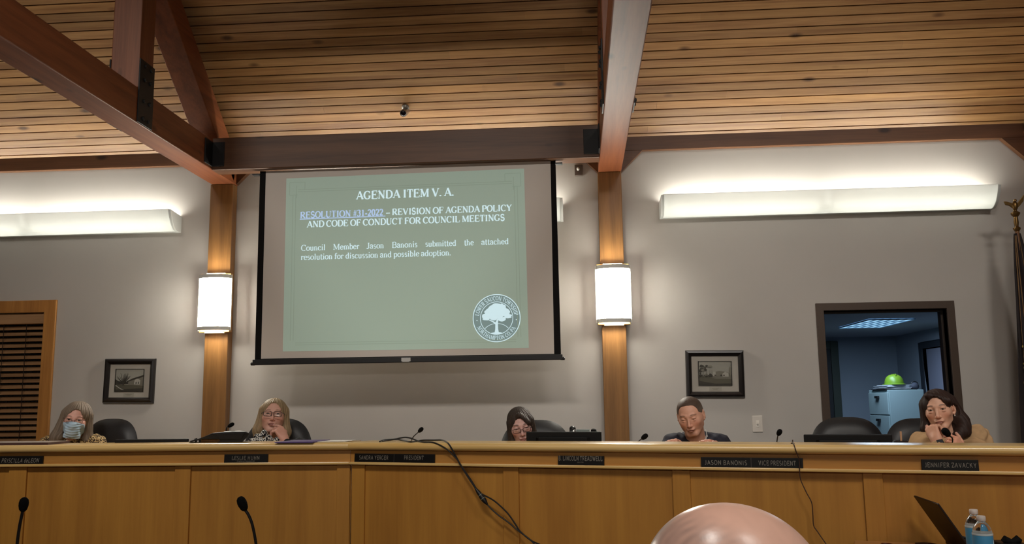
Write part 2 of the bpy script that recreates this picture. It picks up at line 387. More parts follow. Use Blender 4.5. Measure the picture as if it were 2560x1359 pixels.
# filing cabinet with hard hat and papers
cw = 11.6
A = U(2222, 974, cw); B_ = U(2309, 973, cw+0.05); Cc = U(2172, 978, cw+0.62)
cz = float(A[2])
fc = thing('filing_cabinet', 'pale filing cabinet in the office beyond the doorway', 'filing cabinet', (float(A[0]), float(A[1]), 0))
ex = (B_-A); ex[2] = 0; Wd = np.linalg.norm(ex); ex /= Wd
ey = np.array([-ex[1], ex[0], 0]); ey = ey*0.8 + -ex*0.6 if False else ey
# side faces the viewer; drawer fronts face left
fd = Cc-A; fd[2] = 0; fdl = np.linalg.norm(fd); fd /= fdl
def cq(a, d, z): return A*[1, 1, 0] + ex*a + fd*d + np.array([0, 0, z])
b = MB(); b.hexa([cq(0, 0, 0), cq(Wd, 0, 0), cq(Wd, fdl, 0), cq(0, fdl, 0), cq(0, 0, cz), cq(Wd, 0, cz), cq(Wd, fdl, cz), cq(0, fdl, cz)])
cm = mat('cabinet_paint', (150, 168, 170), 0.45)
b.build('carcass', cm, fc, bevel=0.006)
fn = np.cross(fd, [0, 0, 1.0]); fn = fn if fn@ex < 0 else -fn
for k in range(5):
    za, zb = 0.05+k*(cz-0.07)/5, 0.05+(k+1)*(cz-0.07)/5-0.015
    b = MB(); b.hexa([cq(0, 0.02, za)+fn*e for e in (0,)]+[cq(0, fdl-0.02, za), cq(0, fdl-0.02, za)+fn*0.018, cq(0, 0.02, za)+fn*0.018, cq(0, 0.02, zb), cq(0, fdl-0.02, zb), cq(0, fdl-0.02, zb)+fn*0.018, cq(0, 0.02, zb)+fn*0.018])
    dd = b.build('drawer', cm, fc, bevel=0.003)
    b = MB(); c0 = cq(0, fdl*0.5, zb-0.06)+fn*0.03; b.obox(c0, fd*0.05, fn*0.014, (0, 0, 0.016)); b.build('handle', M['black'], dd)
hc = U(2236, 965, cw+0.25); hz = cz+0.075
ht = thing('hard_hat', 'lime green hard hat lying on top of the filing cabinet', 'hard hat', (hc[0], hc[1], hz))
b = MB(); prof = [(0.125, 0.0), (0.122, 0.03), (0.112, 0.07), (0.09, 0.105), (0.055, 0.128), (0.0, 0.135)]
b.lathe(prof, (hc[0], hc[1], hz), 24)
hm = mat('lime_plastic', (104, 136, 36), 0.35)
b.build('shell', hm, ht, smooth=True)
b = MB(); b.lathe([(0.12, 0.0), (0.15, -0.004), (0.15, 0.004), (0.12, 0.01)], (hc[0], hc[1], hz), 24); b.build('brim', hm, ht, smooth=True)
b = MB(); b.obox((hc[0], hc[1], hz+0.125), (0.008, 0, 0), (0, 0.09, 0), (0, 0, 0.014)); b.build('ridge', hm, ht, bevel=0.004)
pp = cq(Wd*0.42, fdl*0.45, cz)
tr = thing('document_tray', 'dark tray of papers on the filing cabinet under the hard hat', 'tray', pp)
b = MB(); b.obox(pp+[0, 0, 0.006], ex*Wd*0.46, fd*fdl*0.36, (0, 0, 0.006)); b.build('tray', M['black'], tr, bevel=0.003)
b = MB(); random.seed(3)
for i in range(10):
    a = random.uniform(-0.12, 0.12); e1 = ex*math.cos(a)+fd*math.sin(a); e2 = fd*math.cos(a)-ex*math.sin(a)
    b.obox(pp+ex*random.uniform(-0.05, 0.03)+[0, 0, 0.015+0.0055*i], e1*Wd*0.36, e2*fdl*0.26, (0, 0, 0.0022))
b.build('papers', mat('paper', (196, 200, 206), 0.8), tr)
bg = thing('tool_bag', 'small dark bag at the right end of the filing cabinet top', 'bag', cq(Wd*0.88, fdl*0.2, cz))
b = MB(); b.ell(cq(Wd*0.88, fdl*0.2, cz+0.045), (0.055, 0.05, 0.05)); b.build('pouch', mat('bag_cloth', (52, 54, 66), 0.8), bg, smooth=True)
b = MB(); cc = cq(Wd*0.88, fdl*0.2, cz+0.07); b.tube([cc+[0.045*math.cos(t), 0, 0.04*math.sin(t)] for t in np.linspace(0, PI, 9)], 0.006, 6); b.build('strap', M['black'], bg)

# ---------------- timber frame
def post(name, x0, x1, label):
    r = thing(name, label, 'post', ((x0+x1)/2, WY, 0), 'timber wall posts')
    b = MB(); b.box(x0, x1, WY-0.09, WY-0.003, 0, 3.193); b.build('shaft', M['post'], r, bevel=0.004); return r
PO = [post('timber_post', -2.805, -2.625, 'timber wall post to the left of the projection screen'),
      post('timber_post', 0.18, 0.355, 'timber wall post to the right of the projection screen'),
      post('timber_post', 3.30, 3.475, 'timber wall post behind the flag at the right edge')]

def truss(x0, x1, label, first):
    r = thing('timber_truss', label, 'roof truss', ((x0+x1)/2, WY, 3.19), 'roof trusses over the dais')
    zb, zt = 3.195, 3.415
    b = MB(); b.box(x0, x1, -2.6, WY, zb, zt); b.build('tie_beam', M['timberY'], r, bevel=0.006)
    # rafter under the planks
    def zr(y): return 3.463+SLOPE*(6.075-y)
    hv = 0.24
    def seg(ya, yb):
        return [(x, y, z) for z, y in ()]
    b = MB(); ya, yb = 6.42, RIDGE_Y
    b.hexa([(x0, yb, zr(yb)), (x1, yb, zr(yb)), (x1, ya, zr(ya)), (x0, ya, zr(ya)), (x0, yb, zr(yb)+hv), (x1, yb, zr(yb)+hv), (x1, ya, zr(ya)+hv), (x0, ya, zr(ya)+hv)])
    b.build('rafter', M['timberY'], r, bevel=0.006)
    b = MB(); b.box(x0, x1, 4.90, 5.075, zt, zr(4.9)); b.build('king_post', M['timberZ'], r, bevel=0.006)
    for sgn, xs in ((-1, x0), (1, x1)):
        b = MB(); xa, xb = sorted((xs, xs+sgn*0.009)); b.box(xa, xb, 4.898, 5.078, zb+0.004, 3.60)
        s = b.build('steel_strap', M['steel'], r, bevel=0.002)
        for zz in (3.235, 3.345, 3.48, 3.565):
            for yy in (4.955, 5.025):
                b = MB(); b.lathe([(0.013, 0), (0.013, 0.007), (0.009, 0.012)], (xs+sgn*0.009, yy, zz), 6, ax=(sgn, 0, 0)); b.build('bolt', M['steel'], s)
        b = MB(); b.box(xa, xb, 5.12, 5.24, zr(5.24)+0.06, zr(5.12)+0.2); b.build('rafter_plate', M['steel'], r, bevel=0.002)
    return r
TR = [truss(-2.80, -2.62, 'timber roof truss running overhead at the upper left', 1),
      truss(0.186, 0.357, 'timber roof truss running overhead right of the screen', 0),
      truss(3.295, 3.465, 'timber roof truss at the far right edge', 0)]

r = thing('cross_beam', 'dark timber cross beam between trusses above the projection screen', 'beam', (-1.2, 6.07, 3.18))
b = MB(); b.box(-2.62, 0.186, 5.99, 6.13, 3.19, 3.43); b.build('beam', M['timberX'], r, bevel=0.006)
for x0, x1, xs in ((-2.62, -2.525, -2.62), (0.075, 0.186, 0.186)):
    b = MB(); b.box(x0, x1, 5.981, 5.99, 3.215, 3.395)
    sg = 1 if xs < -1 else -1
    b.box(*sorted((xs, xs+sg*0.009)), 5.86, 5.99, 3.215, 3.395)
    b.build('steel_bracket', M['steel'], r, bevel=0.002)

def plate(x0, x1, label, g0, g1):
    r = thing('wall_plate_beam', label, 'beam', ((x0+x1)/2, WY, 3.36), 'wall plate beams under the ceiling')
    b = MB(); b.box(x0, x1, WY-0.045, WY, 3.365, 3.56); b.build('beam', M['timberX'], r, bevel=0.004)
    for on, x, s in ((g0, x0, 1), (g1, x1, -1)):
        if on:
            b = MB(); b.prism([(x, 3.365), (x+s*0.165, 3.365), (x, 3.20)], lambda a, z: (a, WY-0.045, z), lambda a, z: (a, WY, z)); b.build('corner_brace', M['timberX'], r)
plate(-5.6, -2.80, 'wall plate beam over the left wall light', False, False)
plate(-2.62, 0.186, 'wall plate beam behind the projection screen', True, True)
plate(0.357, 3.30, 'wall plate beam over the right wall light', True, True)
plate(3.475, 5.2, 'wall plate beam past the right edge truss', False, False)

# ---------------- long fluorescent wall lights
shade_m = bpy.data.materials.new('acrylic_shade'); shade_m.use_nodes = True
nt = shade_m.node_tree; nt.nodes.clear()
mo = nt.nodes.new('ShaderNodeOutputMaterial'); tl = nt.nodes.new('ShaderNodeBsdfTranslucent'); df = nt.nodes.new('ShaderNodeBsdfDiffuse'); gl = nt.nodes.new('ShaderNodeBsdfGlossy')
tl.inputs[0].default_value = (0.90, 0.91, 0.90, 1); df.inputs[0].default_value = (0.86, 0.87, 0.86, 1); gl.inputs['Roughness'].default_value = 0.15
m1 = nt.nodes.new('ShaderNodeMixShader'); m1.inputs[0].default_value = 0.22; m2 = nt.nodes.new('ShaderNodeMixShader'); m2.inputs[0].default_value = 0.06
nt.links.new(tl.outputs[0], m1.inputs[1]); nt.links.new(df.outputs[0], m1.inputs[2]); nt.links.new(m1.outputs[0], m2.inputs[1]); nt.links.new(gl.outputs[0], m2.inputs[2]); nt.links.new(m2.outputs[0], mo.inputs[0])
TUBE_E = 64.0
M['tube'] = mat('fluorescent_tube', (255, 255, 250), 0.5, emit=(255, 252, 240), estr=TUBE_E)
M['lampmetal'] = mat('lamp_white_metal', (205, 208, 205), 0.45)
def fixture(x0, x1, label):
    z0, z1 = 2.838, 2.975
    r = thing('wall_light', label, 'wall light', ((x0+x1)/2, WY, z0), 'long fluorescent wall lights')
    prof = [(0.05, z0), (0.085, z0+0.004), (0.125, z0+0.03), (0.155, z0+0.068), (0.178, z0+0.11), (0.190, z1+0.01)]
    prof = [tuple(q) for q in catmull(prof, 5)]
    L0, L1 = x0+0.02, x1-0.02
    b = MB(); ins = [(d-0.004, z+0.002) for d, z in prof]
    b.prism(prof+ins[::-1], lambda d, z: (L0, WY-d, z), lambda d, z: (L1, WY-d, z)); b.build('shade', shade_m, r)
    b = MB(); b.box(L0, L1, WY-0.05, WY, z0, z0+0.05); b.box(L0, L1, WY-0.008, WY, z0+0.05, z1-0.02); b.build('back_tray', M['lampmetal'], r, bevel=0.002)
    for xa, xb in ((x0, x0+0.02), (x1-0.02, x1)):
        b = MB(); b.prism([(0, z0)]+[(d+0.003, z-0.002) for d, z in prof]+[(0, z1-0.01)], lambda d, z: (xa, WY-d, z), lambda d, z: (xb, WY-d, z)); b.build('end_cap', M['lampmetal'], r, bevel=0.002)
    xm = (x0+x1)/2
    b = MB(); b.box(xm-0.022, xm+0.022, WY-0.105, WY-0.01, z0+0.055, z0+0.12); b.build('lamp_holder', M['lampmetal'], r, bevel=0.003)
    for xa, xb in ((L0+0.035, xm-0.035), (xm+0.035, L1-0.035)):
        b = MB(); b.tube([(xa, WY-0.085, z0+0.085), (xb, WY-0.085, z0+0.085)], 0.016, 12); b.build('fluorescent_tube', M['tube'], r, smooth=True)
    return r
fixture(-5.46, -3.065, 'long white fluorescent wall light above the window')
fixture(0.635, 3.03, 'long white fluorescent wall light above the doorway and picture')
fixture(-2.17, -0.085, 'long white fluorescent wall light mostly hidden behind the screen')

# ---------------- sconces on the posts
M['glow'] = mat('sconce_glow', (255, 253, 245), 0.5, emit=(255, 250, 236), estr=75.0)
M['sconce_metal'] = mat('sconce_metal', (206, 206, 200), 0.4)
def sconce(cx, label):
    z0, z1 = 2.055, 2.475; hw, dp = 0.125, 0.125; y0 = WY-0.09
    r = thing('wall_sconce', label, 'wall lamp', (cx, y0, (z0+z1)/2), 'wall sconces on the posts')
    def arc(k, n=14): return [(cx-(hw*k)*math.cos(PI*i/n), y0-0.045-(dp*k-0.045)*math.sin(PI*i/n)**0.85) for i in range(n+1)]
    b = MB(); a = arc(0.97); b.prism(a, lambda x, y: (x, y, z0+0.025), lambda x, y: (x, y, z1-0.025)); b.build('diffuser', M['glow'], r, smooth=True)
    for za, zb in ((z0, z0+0.028), (z1-0.028, z1)):
        b = MB(); o_, i_ = arc(1.0), arc(0.955); b.prism(o_+i_[::-1], lambda x, y: (x, y, za), lambda x, y: (x, y, zb)); b.build('rim', M['sconce_metal'], r)
    for s in (-1, 1):
        b = MB(); b.box(*sorted((cx+s*(hw+0.004), cx+s*(hw-0.006))), y0-0.052, y0-0.042, z0, z1); b.build('side_rail', M['sconce_metal'], r, bevel=0.002)
    b = MB(); b.box(cx-hw+0.008, cx+hw-0.008, y0-0.045, y0, z0-0.012, z1+0.012); b.build('backplate', wood('sconce_wood', (150, 105, 55), (190, 140, 80), 'Z'), r, bevel=0.003)
    # the lamp also shines out above and below its rims
    for zz in (z0-0.014, z1+0.014): 
        b = MB(); b.box(cx-0.07, cx+0.07, y0-0.05, y0-0.02, zz-0.002, zz+0.002); b.build('lamp_slot', mat('slot_glow', (255, 240, 205), 0.5, emit=(255, 236, 196), estr=2.2), r)
sconce(-2.715, 'glowing white wall sconce left of the projection screen')
sconce(0.268, 'glowing white wall sconce right of the projection screen')

# ---------------- dome camera on the ceiling, sensor on the wall
d = ray(1014, 268); t = (EAVE_Z+SLOPE*EAVE_Y-1.5)/(d[2]+SLOPE*d[1]); cpt = CAM+d*t
r = thing('security_camera', 'small silver security camera under the plank ceiling', 'camera', cpt)
b = MB(); b.lathe([(0.028, 0), (0.028, 0.008), (0.012, 0.012)], cpt, 18, ax=nrm); b.tube([cpt, cpt+nrm*0.04], 0.008, 8); b.build('mount', M['chrome'], r, smooth=True)
aim = np.array([-0.08, -0.85, -0.5]); aim /= np.linalg.norm(aim); cc = cpt+nrm*0.045+[0, 0.02, 0]
b = MB(); b.lathe([(0.02, -0.03), (0.026, -0.022), (0.027, 0.06), (0.025, 0.066), (0.022, 0.066)], cc, 22, ax=aim); b.build('barrel', M['chrome'], r, smooth=True)
b = MB(); b.lathe([(0.022, 0.0), (0.019, 0.004), (0.008, 0.009)], cc+aim*0.0655, 20, ax=aim); b.build('lens', mat('lens_glass', (14, 10, 16), 0.08), r, smooth=True)
s0 = atY(1446.5, 427, WY)
r = thing('wall_sensor', 'small metal sensor box on the wall beside the screen top', 'sensor', s0)
b = MB(); b.box(s0[0]-0.03, s0[0]+0.03, WY-0.03, WY, s0[2]-0.042, s0[2]+0.042); b.build('housing', mat('sensor_metal', (110, 100, 92), 0.35, metal=0.5), r, bevel=0.003)
b = MB(); b.ell((s0[0]-0.004, WY-0.03, s0[2]+0.008), (0.011, 0.011, 0.014)); b.build('lens', M['white'], r, smooth=True)
# light switch
a0, a1 = atY(1881, 1040, WY), atY(1906, 1078, WY)
r = thing('light_switch', 'white light switch on the wall left of the doorway', 'switch', (a0+a1)/2)
mx, mz = (a0[0]+a1[0])/2, (a0[2]+a1[2])/2
b = MB(); b.box(mx-0.036, mx+0.036, WY-0.007, WY, mz-0.058, mz+0.058); b.build('plate', mat('switch_white', (214, 206, 196), 0.4), r, bevel=0.003)
b = MB(); b.box(mx-0.011, mx+0.011, WY-0.010, WY-0.006, mz-0.022, mz+0.022); b.box(mx-0.005, mx+0.005, WY-0.02, WY-0.009, mz-0.004, mz+0.012); b.build('toggle', mat('switch_toggle', (228, 222, 212), 0.35), r, bevel=0.001)

# ---------------- framed photographs
def picture(corners, label, kind):
    """corners TL, TR, BR, BL in the photo -> a flat frame hung on the wall"""
    P = [atY(x, y, WY-0.02) for x, y in corners]
    c = sum(P)/4; ex = ((P[1]-P[0])+(P[2]-P[3]))/2; ez = ((P[0]-P[3])+(P[1]-P[2]))/2
    W, H = np.linalg.norm(ex)/2, np.linalg.norm(ez)/2; ex = ex/np.linalg.norm(ex); ez = np.cross(ex, [0, 1.0, 0])
    ez = ez if ez[2] > 0 else -ez
    r = thing('picture_frame', label, 'picture', (c[0], WY, c[2]), 'framed photographs on the back wall')
    g = lambda u, v, d: np.array([c[0], WY-d, c[2]])+ex*u+ez*v
    fw = 0.042
    b = MB()
    pr = [(0, 0.012), (0.006, 0.026), (0.02, 0.03), (fw-0.008, 0.02), (fw, 0.012)]
    rings = []
    for (ins, dep) in [(0, 0.0)]+pr+[(fw, 0.0)]:
        rings.append([g(sx*(W-ins), sy*(H-ins), dep) for sx, sy in ((-1, -1), (1, -1), (1, 1), (-1, 1))])
    vs = [p for rg in rings for p in rg]; n = len(rings)
    b.add(vs, [(i*4+k, i*4+(k+1) % 4, (i+1)*4+(k+1) % 4, (i+1)*4+k) for i in range(n-1) for k in range(4)])
    b.build('frame', mat('picture_black', (26, 22, 22), 0.3, coat=0.3), r)
    def sheet(u0, u1, v0, v1, d, mats, name, par, polys=None):
        b = MB(); b.hexa([g(u, v, dd) for dd in (d-0.002, d) for u, v in ((u0, v0), (u1, v0), (u1, v1), (u0, v1))])
        for k, (mi, poly) in enumerate(polys or []):
            b.cur = mi; vs = [g(u0+(u1-u0)*x, v0+(v1-v0)*y, d+0.0004+0.0002*k) for x, y in poly]; b.add(vs, [tuple(range(len(vs)))])
        return b.build(name, mats, par)
    mw, mh = W-fw, H-fw
    mt = sheet(-mw-0.003, mw+0.003, -mh-0.003, mh+0.003, 0.006, [mat('mat_board', (178, 172, 162), 0.9)], 'mat_board', r)
    u0, u1, v0, v1 = -mw*0.72, mw*0.72, -mh*0.66, mh*0.72
    gs = [mat('print_sky', (148, 146, 136), 0.6), mat('print_edge', (36, 32, 26), 0.6), mat('print_ground', (84, 80, 66), 0.6), mat('print_dark', (52, 48, 40), 0.6), mat('print_mid', (112, 108, 96), 0.6), mat('print_light', (164, 160, 150), 0.6)]
    e = 0.022
    bord = [(1, [(0, 0), (e, 0), (e, 1), (0, 1)]), (1, [(1-e, 0), (1, 0), (1, 1), (1-e, 1)]), (1, [(0, 0), (1, 0), (1, e), (0, e)]), (1, [(0, 1-e), (1, 1-e), (1, 1), (0, 1)])]
    rr = random.Random(11 if kind else 5)
    def blob(x, y, rx, ry, n=14): return [(min(1, max(0, x+rx*math.cos(2*PI*i/n)*rr.uniform(0.75, 1.1))), min(1, max(0, y+ry*math.sin(2*PI*i/n)*rr.uniform(0.75, 1.1)))) for i in range(n)]
    def limb(x, y, x2, y2, w): dx, dy = x2-x, y2-y; l = math.hypot(dx, dy); nx, ny = -dy/l*w, dx/l*w; return [(x-nx, y-ny), (x+nx, y+ny), (x2+nx*0.3, y2+ny*0.3), (x2-nx*0.3, y2-ny*0.3)]
    if kind == 0:   # bare tree and a farmhouse
        ps = [(2, [(0, 0), (1, 0), (1, 0.27), (0, 0.32)]), (3, [(0, 0), (1, 0), (1, 0.16), (0.4, 0.12), (0, 0.1)]), (3, [(0, 0.3), (0.5, 0.34), (0.5, 0.44), (0.12, 0.46), (0, 0.56)]),
              (4, [(0.46, 0.3), (0.98, 0.28), (0.98, 0.62), (0.62, 0.56), (0.46, 0.44)]), (5, [(0.66, 0.32), (0.86, 0.31), (0.88, 0.5), (0.76, 0.6), (0.68, 0.5)]), (3, [(0.40, 0.45), (0.60, 0.58), (1.0, 0.74), (1.0, 0.66), (0.64, 0.52), (0.44, 0.43)]),
              (3, [(0.72, 0.34), (0.75, 0.34), (0.75, 0.44), (0.72, 0.44)]), (3, [(0.80, 0.34), (0.83, 0.34), (0.83, 0.44), (0.80, 0.44)]),
              (5, [(0.02, 0.26), (0.10, 0.2), (0.22, 0.1), (0.34, 0.08), (0.24, 0.13), (0.12, 0.22), (0.04, 0.3)])]
        for i in range(16):
            a = rr.uniform(-0.9, 0.9); ps.append((3, limb(0.3, 0.36, 0.3+0.3*math.sin(a), 0.42+0.44*math.cos(a)*rr.uniform(0.6, 1), 0.012)))
        ps.append((3, limb(0.3, 0.28, 0.3, 0.56, 0.025)))
    else:           # village street with trees
        ps = [(2, [(0, 0), (1, 0), (1, 0.36), (0, 0.38)]), (4, [(0.5, 0.28), (1, 0.26), (1, 0.36), (0.3, 0.36)]), (3, [(0, 0), (1, 0), (1, 0.09), (0.5, 0.08), (0, 0.2)]),
              (4, [(0.42, 0.36), (0.98, 0.36), (0.98, 0.5), (0.8, 0.56), (0.62, 0.6), (0.46, 0.54)]), (5, [(0.72, 0.36), (0.9, 0.36), (0.9, 0.5), (0.8, 0.56), (0.72, 0.48)]), (5, [(0.44, 0.38), (0.52, 0.38), (0.52, 0.56), (0.44, 0.56)])]
        for i in range(22): ps.append((3 if i % 3 else 4, blob(rr.uniform(0.02, 0.38), rr.uniform(0.4, 0.8-0.0), rr.uniform(0.03, 0.08), rr.uniform(0.03, 0.07))))
        for x in (0.06, 0.14, 0.24, 0.34, 0.4): ps.append((3, limb(x, 0.34, x+0.01, 0.64, 0.008)))
        for x in (0.5, 0.68, 0.76): ps.append((3, blob(x, 0.42, 0.03, 0.025)))
        ps.append((4, blob(0.95, 0.6, 0.04, 0.2)))
    sheet(u0, u1, v0, v1, 0.0078, gs, 'photo_print', mt, ps+bord)
    sheet(-mw*0.26, mw*0.26, -mh*0.95, -mh*0.72, 0.0078, [mat('caption_card', (160, 156, 144), 0.7), M['groove']], 'caption_plate', mt,
          [(1, [(0.2, 0.58), (0.8, 0.58), (0.8, 0.62), (0.2, 0.62)]), (1, [(0.32, 0.36), (0.68, 0.36), (0.68, 0.4), (0.32, 0.4)])])
    b = MB(); b.hexa([g(u, v, dd) for dd in (0.0102, 0.0106) for u, v in ((-mw-0.002, -mh-0.002), (mw+0.002, -mh-0.002), (mw+0.002, mh+0.002), (-mw-0.002, mh+0.002))])
    gm = bpy.data.materials.new('picture_glass'); gm.use_nodes = True; nt = gm.node_tree; nt.nodes.clear()
    mo = nt.nodes.new('ShaderNodeOutputMaterial'); a = nt.nodes.new('ShaderNodeBsdfTransparent'); c2 = nt.nodes.new('ShaderNodeBsdfGlossy'); c2.inputs['Roughness'].default_value = 0.02
    mxs = nt.nodes.new('ShaderNodeMixShader'); mxs.inputs[0].default_value = 0.04
    nt.links.new(a.outputs[0], mxs.inputs[1]); nt.links.new(c2.outputs[0], mxs.inputs[2]); nt.links.new(mxs.outputs[0], mo.inputs[0])
    b.build('glazing', gm, r)
picture(((262.2, 896.3), (388.4, 895.5), (382.2, 1007.2), (254.9, 1006.7)), 'black framed photograph of a bare tree and house, left wall', 0)
picture(((1712.3, 875.3), (1858.5, 874.5), (1864.5, 993), (1718, 993)), 'black framed photograph of a village street, right wall', 1)
# ================================================================== LETTERING
def A_(cx, cy, rx, ry, a0, a1, n=14):
    return [(cx+rx*math.cos(math.radians(a0+(a1-a0)*i/n)), cy+ry*math.sin(math.radians(a0+(a1-a0)*i/n))) for i in range(n+1)]
